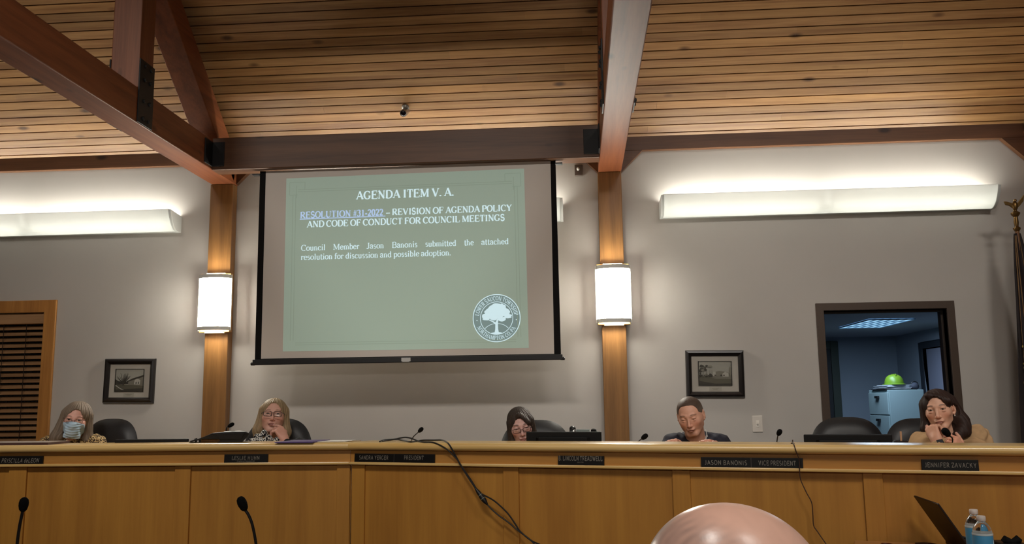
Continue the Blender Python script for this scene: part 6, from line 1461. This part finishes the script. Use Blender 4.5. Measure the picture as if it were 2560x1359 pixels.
def pattern_mat(name, fn):
    m = bpy.data.materials.new(name); m.use_nodes = True; nt = m.node_tree; b = nt.nodes['Principled BSDF']; b.inputs['Roughness'].default_value = 0.8; b.inputs['Specular IOR Level'].default_value = 0.2
    tc = nt.nodes.new('ShaderNodeTexCoord'); nt.links.new(fn(nt, tc.outputs['Object']), b.inputs['Base Color']); return m
def ramp(nt, src, stops):
    r = nt.nodes.new('ShaderNodeValToRGB'); r.color_ramp.interpolation = 'CONSTANT' if len(stops) > 2 else 'LINEAR'
    while len(r.color_ramp.elements) < len(stops): r.color_ramp.elements.new(0.5)
    for e, (p, c) in zip(r.color_ramp.elements, stops): e.position = p; e.color = rgba(c)
    nt.links.new(src, r.inputs['Fac']); return r.outputs['Color']
def leopard(nt, v):
    x = nt.nodes.new('ShaderNodeTexVoronoi'); x.inputs['Scale'].default_value = 105; x.inputs['Randomness'].default_value = 1.0; nt.links.new(v, x.inputs['Vector'])
    return ramp(nt, x.outputs['Distance'], [(0.0, (120, 84, 40)), (0.22, (28, 20, 16)), (0.52, (186, 158, 110)), (0.9, (206, 182, 136))])
def checks(nt, v):
    w = nt.nodes.new('ShaderNodeTexVoronoi'); w.inputs['Scale'].default_value = 120; w.inputs['Randomness'].default_value = 0.55
    mp = nt.nodes.new('ShaderNodeMapping'); mp.inputs['Rotation'].default_value = (0.3, 0.5, 0.7); mp.inputs['Scale'].default_value = (1.0, 1.0, 0.55); nt.links.new(v, mp.inputs['Vector']); nt.links.new(mp.outputs['Vector'], w.inputs['Vector'])
    return ramp(nt, w.outputs['Distance'], [(0.0, (214, 210, 202)), (0.47, (24, 24, 30)), (0.8, (24, 24, 30))])
Z3 = lambda x, y, z: np.array([x, y, z], float)

# ---------------- person with the face mask (left)
p = Person('person with long grey brown hair, glasses and blue face mask, leopard print top', (185.5, 1049), 5.72, 21, 3, 8, (216, 164, 148), dict(open=0.62, brow=lin((104, 80, 66)), browk=0.6, ears=False, jaw=0.98), sc=0.98)
sl, sr = U(120, 1112, 5.78), U(242, 1109, 5.82)
arms = [(sl+Z3(-0.05, -0.12, -0.22), sl+Z3(0.06, -0.30, -0.255)), (sr+Z3(0.05, -0.12, -0.22), sr+Z3(-0.06, -0.30, -0.255))]
p.body(sl, sr, arms, [dict(W=arms[0][1], D=(0.5, -0.86, 0), N=(0, 0, -1), thumb=-1, curls=(0.3, 0.4, 0.3)), dict(W=arms[1][1], D=(-0.5, -0.86, 0), N=(0, 0, -1), thumb=1, curls=(0.3, 0.4, 0.3))])
hp = [('u', 'e', 0.01, (0, 0.018, 0.034), (0.088, 0.108, 0.086)),
      ('u', 'c', 0.03, (-0.068, 0.0, 0.03), (-0.098, -0.01, -0.13), 0.03, 0.04), ('u', 'c', 0.03, (-0.098, -0.01, -0.13), (-0.115, -0.02, -0.24), 0.036, 0.03),
      ('u', 'c', 0.03, (0.070, 0.0, 0.03), (0.092, -0.005, -0.13), 0.026, 0.034), ('u', 'c', 0.03, (0.092, -0.005, -0.13), (0.10, -0.02, -0.24), 0.034, 0.03),
      ('u', 'e', 0.03, (0, 0.06, -0.09), (0.10, 0.06, 0.15)),
      ('s', 'e', 0.008, (0.004, -0.105, -0.025), (0.055, 0.088, 0.104)), ('s', 'c', 0.01, (0, -0.10, -0.05), (0, -0.10, -0.2), 0.05, 0.045)]
p.hair(hp, (116, 102, 88), amp=0.0026, seed=0.4, rad=0.36, center=(0, 0.02, -0.08))
p.cloth(p.torso_cloth(), pattern_mat('leopard_print', leopard), 'cardigan', vox=0.006)
p.legs(DK)
# pleated mask over nose, mouth and chin, standing a little off the face
mp_ = head_prims(dict(p.o, ears=False))+[('u', 'e', 0.02, (0, -0.094, -0.055), (0.040, 0.022, 0.052)), ('u', 'c', 0.012, (0, -0.098, -0.004), (0, -0.112, -0.034), 0.010, 0.016), ('u', 'c', 0.02, (-0.03, -0.068, -0.108), (0.03, -0.068, -0.108), 0.018, 0.018)]
gm_ = Group(mp_, p.H((0, -0.06, -0.06)), 0.13, p.O, p.R, 0.002, p.sc)
def maskcut(x, d):
    q = p.toH(x); z = q[:, 2]; ax_ = np.abs(q[:, 0])
    d = d-0.0045-0.0011*np.sin((z+0.006*np.cos(q[:, 0]*40))*2*PI/0.017)*(ax_ < 0.05)
    top = -0.004-0.30*np.maximum(ax_-0.012, 0); lim = np.maximum.reduce([z-top, -0.118-z, q[:, 1]+0.022-0.12*np.abs(z+0.06), ax_-0.066])
    return -smin(-d, -lim.astype(np.float32), 0.003)
V, Q = grow([gm_], 0.0022, post=maskcut)
mk = link_mesh('face_mask', V, Q, mat('mask_blue', (172, 196, 214), 0.75, spec=0.2), p.root)
p.glasses(mat('glasses_brown', (60, 38, 34), 0.35), rx=0.0235, rz=0.0150, y=-0.110, z=0.000, th=0.0011, sq=2.4)

# ---------------- person with the hand on the mouth, patterned scarf
p = Person('person with blond hair and dark glasses, hand on mouth, patterned scarf and black jacket', (682.5, 1033), 5.72, 16, -9, 4, (218, 168, 150), dict(open=0.42, brow=lin((120, 88, 66)), browk=0.6, ears=False, jaw=1.02), sc=1.0)
sl, sr = U(628, 1122, 5.82), U(752, 1118, 5.84)
wr = U(712, 1100, 5.59); el = U(742, 1156, 5.50)
arms = [(sl+Z3(-0.04, -0.14, -0.2), sl+Z3(0.08, -0.32, -0.22)), (el, wr)]
mo_ = p.H((0.006, -0.118, -0.066)); kn = U(690, 1060, 5.625); Dh = kn-wr
p.body(sl, sr, arms, [dict(W=arms[0][1], D=(0.6, -0.8, 0), N=(0, 0, -1), thumb=-1, curls=(0.3, 0.4, 0.3)),
    dict(W=wr, D=Dh, N=(-0.8, 0.55, -0.3), thumb=-1, curls=[(0.7, 0.15, 0.1), (1.0, 0.4, 0.3), (1.1, 0.5, 0.4), (1.15, 0.6, 0.5)], spread=0.06, tcurl=0.6, tout=0.5, sc=0.95)])
hp = [('u', 'e', 0.01, (0, 0.018, 0.034), (0.086, 0.106, 0.085)),
      ('u', 'c', 0.03, (-0.066, 0.0, 0.03), (-0.088, -0.005, -0.10), 0.028, 0.032), ('u', 'c', 0.03, (-0.088, -0.005, -0.10), (-0.100, 0.0, -0.135), 0.028, 0.014),
      ('u', 'c', 0.03, (0.068, 0.0, 0.03), (0.088, 0.0, -0.10), 0.028, 0.032), ('u', 'c', 0.03, (0.088, 0.0, -0.10), (0.088, -0.02, -0.175), 0.03, 0.02),
      ('u', 'e', 0.03, (0, 0.06, -0.06), (0.092, 0.055, 0.11)),
      ('s', 'e', 0.006, (0.002, -0.106, -0.02), (0.057, 0.086, 0.108)), ('s', 'c', 0.01, (0, -0.10, -0.07), (0, -0.10, -0.2), 0.052, 0.05)]
p.hair(hp, (148, 126, 96), amp=0.0022, seed=1.9, rad=0.32)
p.cloth(p.torso_cloth(sl_end=0.80), mat('jacket_black', (17, 17, 19), 0.85), 'jacket', vox=0.006)
nb = p.nb; sc_ = []
for x, y, w, r in ((634, 1106, 5.63, 0.034), (646, 1093, 5.63, 0.030), (660, 1083, 5.65, 0.022), (672, 1099, 5.60, 0.032), (690, 1107, 5.58, 0.036), (652, 1110, 5.60, 0.042), (708, 1104, 5.60, 0.026), (722, 1108, 5.63, 0.028), (640, 1120, 5.62, 0.05), (690, 1120, 5.58, 0.05)):
    sc_.append(('u', 'e', 0.015, U(x, y, w), (r*1.1, r*0.8, r)))
p.cloth(sc_, pattern_mat('scarf_checks', checks), 'scarf', vox=0.004, fold=0.003)
p.legs(DK)
p.glasses(mat('glasses_black', (24, 18, 20), 0.3), rx=0.0255, rz=0.0160, y=-0.114, z=-0.001, th=0.0017, sq=4.0)
b = MB(); rg = kn*0.72+mo_*0.28

# ---------------- dark haired person behind the monitor
p = Person('dark haired person in glasses bowed behind the monitor, left of the right post', (1303.5, 1069), 5.5, 6, 14, -9, (206, 164, 154), dict(open=0.12, brow=lin((46, 34, 30)), ears=False, jaw=0.95, gaze=(0, -0.003)), sc=0.97)
sl, sr = U(1250, 1140, 5.6), U(1372, 1140, 5.6)
arms = [(sl+Z3(-0.04, -0.14, -0.16), sl+Z3(0.06, -0.34, -0.165)), (sr+Z3(0.04, -0.14, -0.16), sr+Z3(-0.06, -0.34, -0.165))]
p.body(sl, sr, arms, [dict(W=arms[0][1], D=(0.4, -0.9, 0), N=(0, 0, -1), thumb=-1, curls=(0.3, 0.4, 0.3)), dict(W=arms[1][1], D=(-0.4, -0.9, 0), N=(0, 0, -1), thumb=1, curls=(0.3, 0.4, 0.3))])
hp = [('u', 'e', 0.01, (0, 0.018, 0.034), (0.083, 0.106, 0.086)),
      ('u', 'c', 0.025, (-0.064, -0.02, 0.03), (-0.074, -0.025, -0.10), 0.024, 0.024), ('u', 'c', 0.025, (-0.074, -0.025, -0.10), (-0.078, -0.04, -0.2), 0.024, 0.02),
      ('u', 'c', 0.025, (0.066, -0.02, 0.03), (0.076, -0.025, -0.10), 0.026, 0.026), ('u', 'c', 0.025, (0.076, -0.025, -0.10), (0.08, -0.04, -0.2), 0.026, 0.02),
      ('u', 'e', 0.03, (0, 0.06, -0.07), (0.086, 0.05, 0.13)), ('u', 'c', 0.02, (0.0, -0.072, 0.085), (0.052, -0.075, 0.03), 0.018, 0.016),
      ('s', 'e', 0.006, (-0.008, -0.110, -0.025), (0.049, 0.078, 0.104)), ('s', 'c', 0.01, (0, -0.11, -0.07), (0, -0.11, -0.2), 0.05, 0.05)]
p.hair(hp, (58, 48, 42), amp=0.0020, seed=3.1, rad=0.33)
p.cloth(p.torso_cloth(), mat('top_black', (22, 22, 26), 0.85), 'top', vox=0.007)
p.legs(DK)
p.glasses(mat('glasses_dark_red', (40, 20, 22), 0.3), rx=0.0245, rz=0.0150, y=-0.113, z=-0.003, th=0.0016, sq=3.4)

# ---------------- person in the navy jacket, reading
p = Person('person with short brown hair in navy jacket and white collar, looking down', (1721.5, 1046.5), 5.2, -18, 16, -8, (214, 162, 138), dict(open=0.10, fem=False, brow=lin((86, 62, 46)), browk=0.7, jaw=1.10, stubble=True, lip=lin((158, 96, 84)), gaze=(0, -0.003)), sc=0.96)
sl, sr = U(1694, 1112, 5.34), U(1786, 1113, 5.36)
sl = sl+Z3(-0.03, 0, 0); sr = sr+Z3(0.035, 0, 0)
w1, w2 = U(1694, 1111, 4.86), U(1780, 1112, 4.86)
arms = [(sl+Z3(-0.10, -0.10, -0.2), w1), (sr+Z3(0.10, -0.10, -0.2), w2)]
p.body(sl, sr, arms, [dict(W=w1, D=U(1668, 1100, 4.76)-w1, N=(0.15, -0.35, -0.9), thumb=-1, curls=[(0.5, 0.6, 0.4), (0.7, 0.8, 0.5), (0.85, 0.9, 0.5), (0.95, 1.0, 0.6)], tcurl=0.5),
                      dict(W=w2, D=U(1748, 1099, 4.76)-w2, N=(-0.15, -0.45, -0.88), thumb=1, curls=[(0.75, 0.8, 0.5), (0.85, 0.9, 0.5), (0.95, 1.0, 0.6), (1.0, 1.0, 0.6)], tcurl=0.5)], neck_r=0.058)
hp = [('u', 'e', 0.01, (0, 0.013, 0.031), (0.0800, 0.0985, 0.0825)), ('u', 'e', 0.02, (0, 0.045, -0.01), (0.075, 0.066, 0.07)),
      *[('s', 'c', 0.004, (x, -0.080, 0.043), (x, -0.080, -0.08), 0.045, 0.05) for x in (-0.028, 0, 0.028)], ('s', 'e', 0.004, (-0.085, 0.0, -0.03), (0.03, 0.034, 0.036)), ('s', 'e', 0.004, (0.085, 0.0, -0.03), (0.03, 0.034, 0.036)),
      ('s', 'e', 0.01, (0, -0.06, -0.09), (0.12, 0.10, 0.09))]
def greysides(q, C):
    w = np.clip((np.abs(q[:, 0])-0.05)/0.025, 0, 1)*np.clip((0.075-q[:, 2])/0.04, 0, 1); return C*(1-0.6*w)[:, None]+np.array(lin((124, 112, 100)))*(0.6*w)[:, None]
p.hair(hp, (78, 62, 52), amp=0.0008, fr=2.0, rad=0.16, center=(0, 0.02, 0.02), vox=0.0022, seed=2.0, streak=0.3, part=greysides)
nb = p.nb; fwd = Z3(-0.02, -1, 0); fwd /= np.linalg.norm(fwd)
jk = p.torso_cloth(bulk=1.06, sl_end=0.9)+[('u', 'c', 0.03, nb+Z3(-0.05, 0.03, 0.02), p.shl, 0.045, 0.06), ('u', 'c', 0.03, nb+Z3(0.05, 0.03, 0.02), p.shr, 0.045, 0.06),
      ('s', 'c', 0.008, nb+Z3(0, -0.02, 0.12), nb+Z3(0, -0.035, 0.0), 0.064, 0.056), ('s', 'c', 0.01, nb+Z3(0, -0.09, 0.02), nb+Z3(0, -0.16, -0.14), 0.05, 0.02)]
p.cloth(jk, mat('jacket_navy', (34, 34, 46), 0.85, noise=0.15, nscale=60), 'jacket', vox=0.005)
sm = mat('shirt_white', (206, 204, 200), 0.8)
b = MB()
for s_ in (-1, 1):
    a0 = nb+Z3(s_*0.062, 0.02, 0.075); a1 = nb+Z3(s_*0.060, -0.03, 0.045); a2 = nb+Z3(s_*0.030, -0.085, -0.01); a3 = nb+Z3(s_*0.022, -0.105, -0.06); a4 = nb+Z3(s_*0.052, -0.075, -0.035)
    b.hexa([a0, a1, a1+Z3(s_*0.012, -0.004, -0.03), a0+Z3(s_*0.012, 0, -0.03)]+[x+Z3(s_*0.004, 0.004, 0) for x in (a0, a1, a1+Z3(s_*0.012, -0.004, -0.03), a0+Z3(s_*0.012, 0, -0.03))])
    b.hexa([a1, a2, a3, a4]+[x+Z3(s_*0.004, 0.005, 0) for x in (a1, a2, a3, a4)])
b.ell(nb+Z3(0, -0.045, -0.07), (0.07, 0.05, 0.09)); b.build('shirt', sm, p.root, smooth=False)
p.legs(DK)

# ---------------- person in camel, chin on fist (right)
p = Person('person with shoulder length dark hair in a camel sweater, chin resting on fist', (2342, 1023), 4.95, -27, 2, -8, (218, 168, 142), dict(open=0.5, brow=lin((60, 40, 32)), browk=0.75, ears=True, jaw=0.97, lip=lin((160, 92, 80))), sc=0.99)
sl, sr = U(2306, 1110, 5.02), U(2428, 1100, 5.02)
wr = U(2344, 1103, 4.74); el = U(2350, 1146, 4.70)
wr2 = U(2410, 1132, 4.84); el2 = U(2452, 1132, 4.86)
arms = [(el, wr), (el2, wr2)]
kn = U(2325, 1061, 4.80)
p.body(sl, sr, arms, [dict(W=wr, D=kn-wr, N=(0.75, 0.60, 0.12), thumb=1, curls=[(1.0, 0.15, 0.1), (1.2, 1.2, 0.8), (1.3, 1.2, 0.8), (1.3, 1.2, 0.8)], spread=0.05, tcurl=0.45, tout=0.35, sc=0.95),
    dict(W=wr2, D=U(2386, 1097, 4.84)-wr2, N=(-0.75, 0.6, 0.3), thumb=-1, curls=[(0.9, 0.5, 0.4), (1.2, 1.0, 0.7), (1.25, 1.1, 0.7), (1.3, 1.1, 0.7)], tcurl=0.4, sc=0.9)])
hp = [('u', 'e', 0.01, (0, 0.018, 0.030), (0.086, 0.108, 0.0835)),
      ('u', 'c', 0.03, (-0.066, -0.01, 0.03), (-0.085, -0.02, -0.10), 0.028, 0.026), ('u', 'c', 0.03, (-0.085, -0.02, -0.10), (-0.085, -0.01, -0.17), 0.026, 0.02),
      ('u', 'c', 0.03, (0.070, 0.03, 0.03), (0.104, 0.035, -0.09), 0.03, 0.036), ('u', 'c', 0.03, (0.104, 0.035, -0.09), (0.115, 0.01, -0.15), 0.036, 0.028),
      ('u', 'c', 0.02, (0.112, 0.02, -0.12), (0.05, -0.03, -0.185), 0.03, 0.03), 
      ('u', 'e', 0.03, (0.02, 0.06, -0.06), (0.09, 0.055, 0.11)), ('u', 'c', 0.02, (-0.03, -0.066, 0.088), (0.066, -0.055, 0.045), 0.02, 0.018),
      ('s', 'e', 0.006, (0.0, -0.108, -0.02), (0.058, 0.086, 0.104)), ('s', 'e', 0.006, (0.088, -0.02, -0.02), (0.03, 0.040, 0.038)), ('s', 'c', 0.01, (0, -0.10, -0.09), (0, -0.10, -0.2), 0.05, 0.03)]
p.hair(hp, (50, 35, 30), amp=0.0018, seed=4.4, rad=0.30)
camel = mat('camel_wool', (184, 150, 112), 0.9, spec=0.1, noise=0.08, nscale=30)
cw = p.torso_cloth(bulk=1.12, sl_end=0.72)+[('u', 'c', 0.04, p.nb+Z3(0.07, 0.03, 0.02), p.shr+Z3(0.02, 0, 0.02), 0.04, 0.062), ('u', 'c', 0.05, p.shr+Z3(0.035, 0.0, 0.01), p.shr+Z3(0.07, -0.05, -0.06), 0.058, 0.05), ('u', 'c', 0.04, p.nb+Z3(-0.05, 0.03, 0.0), p.shl, 0.04, 0.05),
      ('s', 'c', 0.008, p.nb+Z3(0, -0.02, 0.12), p.nb+Z3(0, -0.03, 0.0), 0.06, 0.055)]
p.cloth(cw, camel, 'sweater', vox=0.005, fold=0.0035)
p.legs(DK)
wd = wr-kn; wd /= np.linalg.norm(wd); wc = wr+wd*0.022
b = MB(); b.lathe([(0.0265, -0.011), (0.0295, -0.009), (0.0295, 0.009), (0.0265, 0.011)], wc, 24, ax=wd); wt = b.build('watch', M['blackm'], p.root, smooth=True)
fx_ = np.cross(wd, [0, 1.0, 0]); fx_ /= np.linalg.norm(fx_); fn_ = np.cross(fx_, wd); fn_ = fn_ if fn_[1] < 0 else -fn_
b = MB(); b.obox(wc+fn_*0.031, fx_*0.017, wd*0.019, fn_*0.004); b.build('watch_face', mat('watch_glass', (16, 14, 24), 0.12), wt, bevel=0.003)
b = MB(); b.ell(p.H((0.0775, -0.004, -0.048)), (0.0035, 0.0035, 0.0045)); b.build('earring', mat('pearl', (226, 214, 204), 0.25), p.root, smooth=True)

# ---------------- bald person in the front row, seen from behind
def fringe(q, C, V):
    n = 0.5+0.5*np.sin(q[:, 0]*520+4*np.sin(q[:, 2]*90))*np.sin(q[:, 2]*140+q[:, 1]*330)
    side = np.clip((0.078-q[:, 2]+0.35*(q[:, 1]-0.04))/0.03, 0, 1)*np.clip((q[:, 1]+0.02)/0.03, 0, 1)
    C = C*(1-(0.55*side*(0.5+0.5*n)))[:, None]+np.array(lin((92, 84, 84)))*(0.55*side*(0.5+0.5*n))[:, None]
    for (x, y, z, r) in ((-0.03, 0.085, 0.092, 0.003), (0.02, 0.07, 0.115, 0.002), (-0.01, 0.1, 0.08, 0.002)):
        w = np.exp(-((q-np.array([x, y, z]))**2).sum(1)/(r*r)); C = C*(1-0.5*w)[:, None]+np.array(lin((120, 74, 62)))*(0.5*w)[:, None]
    return C
p = Person('bald person seen from behind in the front row at the bottom edge', (1850, 1470), 0.90, 116, 18, 0, (224, 178, 158), dict(open=0.5, fem=False, jaw=1.1, tint=fringe, skinmat=scalp_m), sc=1.06)
hc = U(1849, 1553, 0.895); p.O = hc; p.seat = np.array([hc[0]-0.02, hc[1]-0.03, 0.56]); p.root.location = (hc[0], hc[1], 0); p.root['_o'] = [hc[0], hc[1], 0.0]
right = Z3(math.cos(0.35), -math.sin(0.35), 0)
sl, sr = hc-right*0.17+Z3(0, -0.04, -0.27), hc+right*0.17+Z3(0, -0.04, -0.27); fw_ = Z3(math.sin(0.35), math.cos(0.35), 0)
arms = [(sl+fw_*0.08+Z3(0, 0, -0.27), sl+fw_*0.3+right*0.08+Z3(0, 0, -0.35)), (sr+fw_*0.08+Z3(0, 0, -0.27), sr+fw_*0.3-right*0.08+Z3(0, 0, -0.35))]
p.body(sl, sr, arms, [dict(W=arms[0][1], D=fw_, N=(0, 0, -1), thumb=1, curls=(0.3, 0.4, 0.3)), dict(W=arms[1][1], D=fw_, N=(0, 0, -1), thumb=-1, curls=(0.3, 0.4, 0.3))], neck_r=0.06)
p.cloth(p.torso_cloth(bulk=1.05), mat('shirt_grey', (92, 96, 108), 0.85), 'shirt', vox=0.008)
shp = [('u', 'e', 0.01, (0, 0.03, 0.0), (0.083, 0.086, 0.07)), ('s', 'e', 0.006, (0, -0.09, -0.0), (0.12, 0.105, 0.12)), ('s', 'e', 0.006, (0, 0.03, 0.10), (0.12, 0.14, 0.062))]
p.hair(shp, (104, 98, 96), amp=0.0012, fr=2.5, rad=0.16, center=(0, 0.02, 0.0), seed=5.0, name='hair_fringe')
P = []
for sg in (-1, 1):
    h = p.seat+right*sg*0.09; kn_ = h+fw_*0.4+right*sg*0.04; an = np.array([kn_[0], kn_[1], 0.09])+fw_*0.03
    P += [('u', 'c', 0.03, h, kn_, 0.085, 0.062), ('u', 'c', 0.02, kn_, an, 0.06, 0.045)]
    b = MB(); b.ell(an+fw_*0.06+Z3(0, 0, -0.04), (0.05, 0.12, 0.045)); b.build('shoe', M['leather'], p.root, smooth=True)
P.append(('u', 'e', 0.05, p.seat, (0.17, 0.14, 0.11))); p.cloth(P, DK, 'trousers', vox=0.012)
cr_ = thing('stacking_chair', 'grey chair under the bald person in the front row', 'chair', [p.seat[0], p.seat[1], 0])
c0 = p.seat*[1, 1, 0]
b = MB(); b.obox(c0+Z3(0, 0, 0.425), right*0.23, fw_*0.22, (0, 0, 0.02)); b.build('seat', M['leather'], cr_, bevel=0.01)
b = MB(); b.obox(c0-fw_*0.27+Z3(0, 0, 0.72), right*0.21, fw_*0.015, (0, 0, 0.14)); b.build('backrest', M['leather'], cr_, bevel=0.01)
for sg in (-1, 1):
    for ff in (-1, 1):
        b = MB(); b.tube([c0+right*sg*0.21+fw_*ff*0.2+Z3(0, 0, 0.41), c0+right*sg*0.23+fw_*ff*0.24], 0.012, 8)
        if ff < 0: b.tube([c0+right*sg*0.21-fw_*0.2+Z3(0, 0, 0.41), c0+right*sg*0.2-fw_*0.28+Z3(0, 0, 0.8)], 0.012, 8)
        b.build('leg', M['chrome'], cr_, smooth=True)
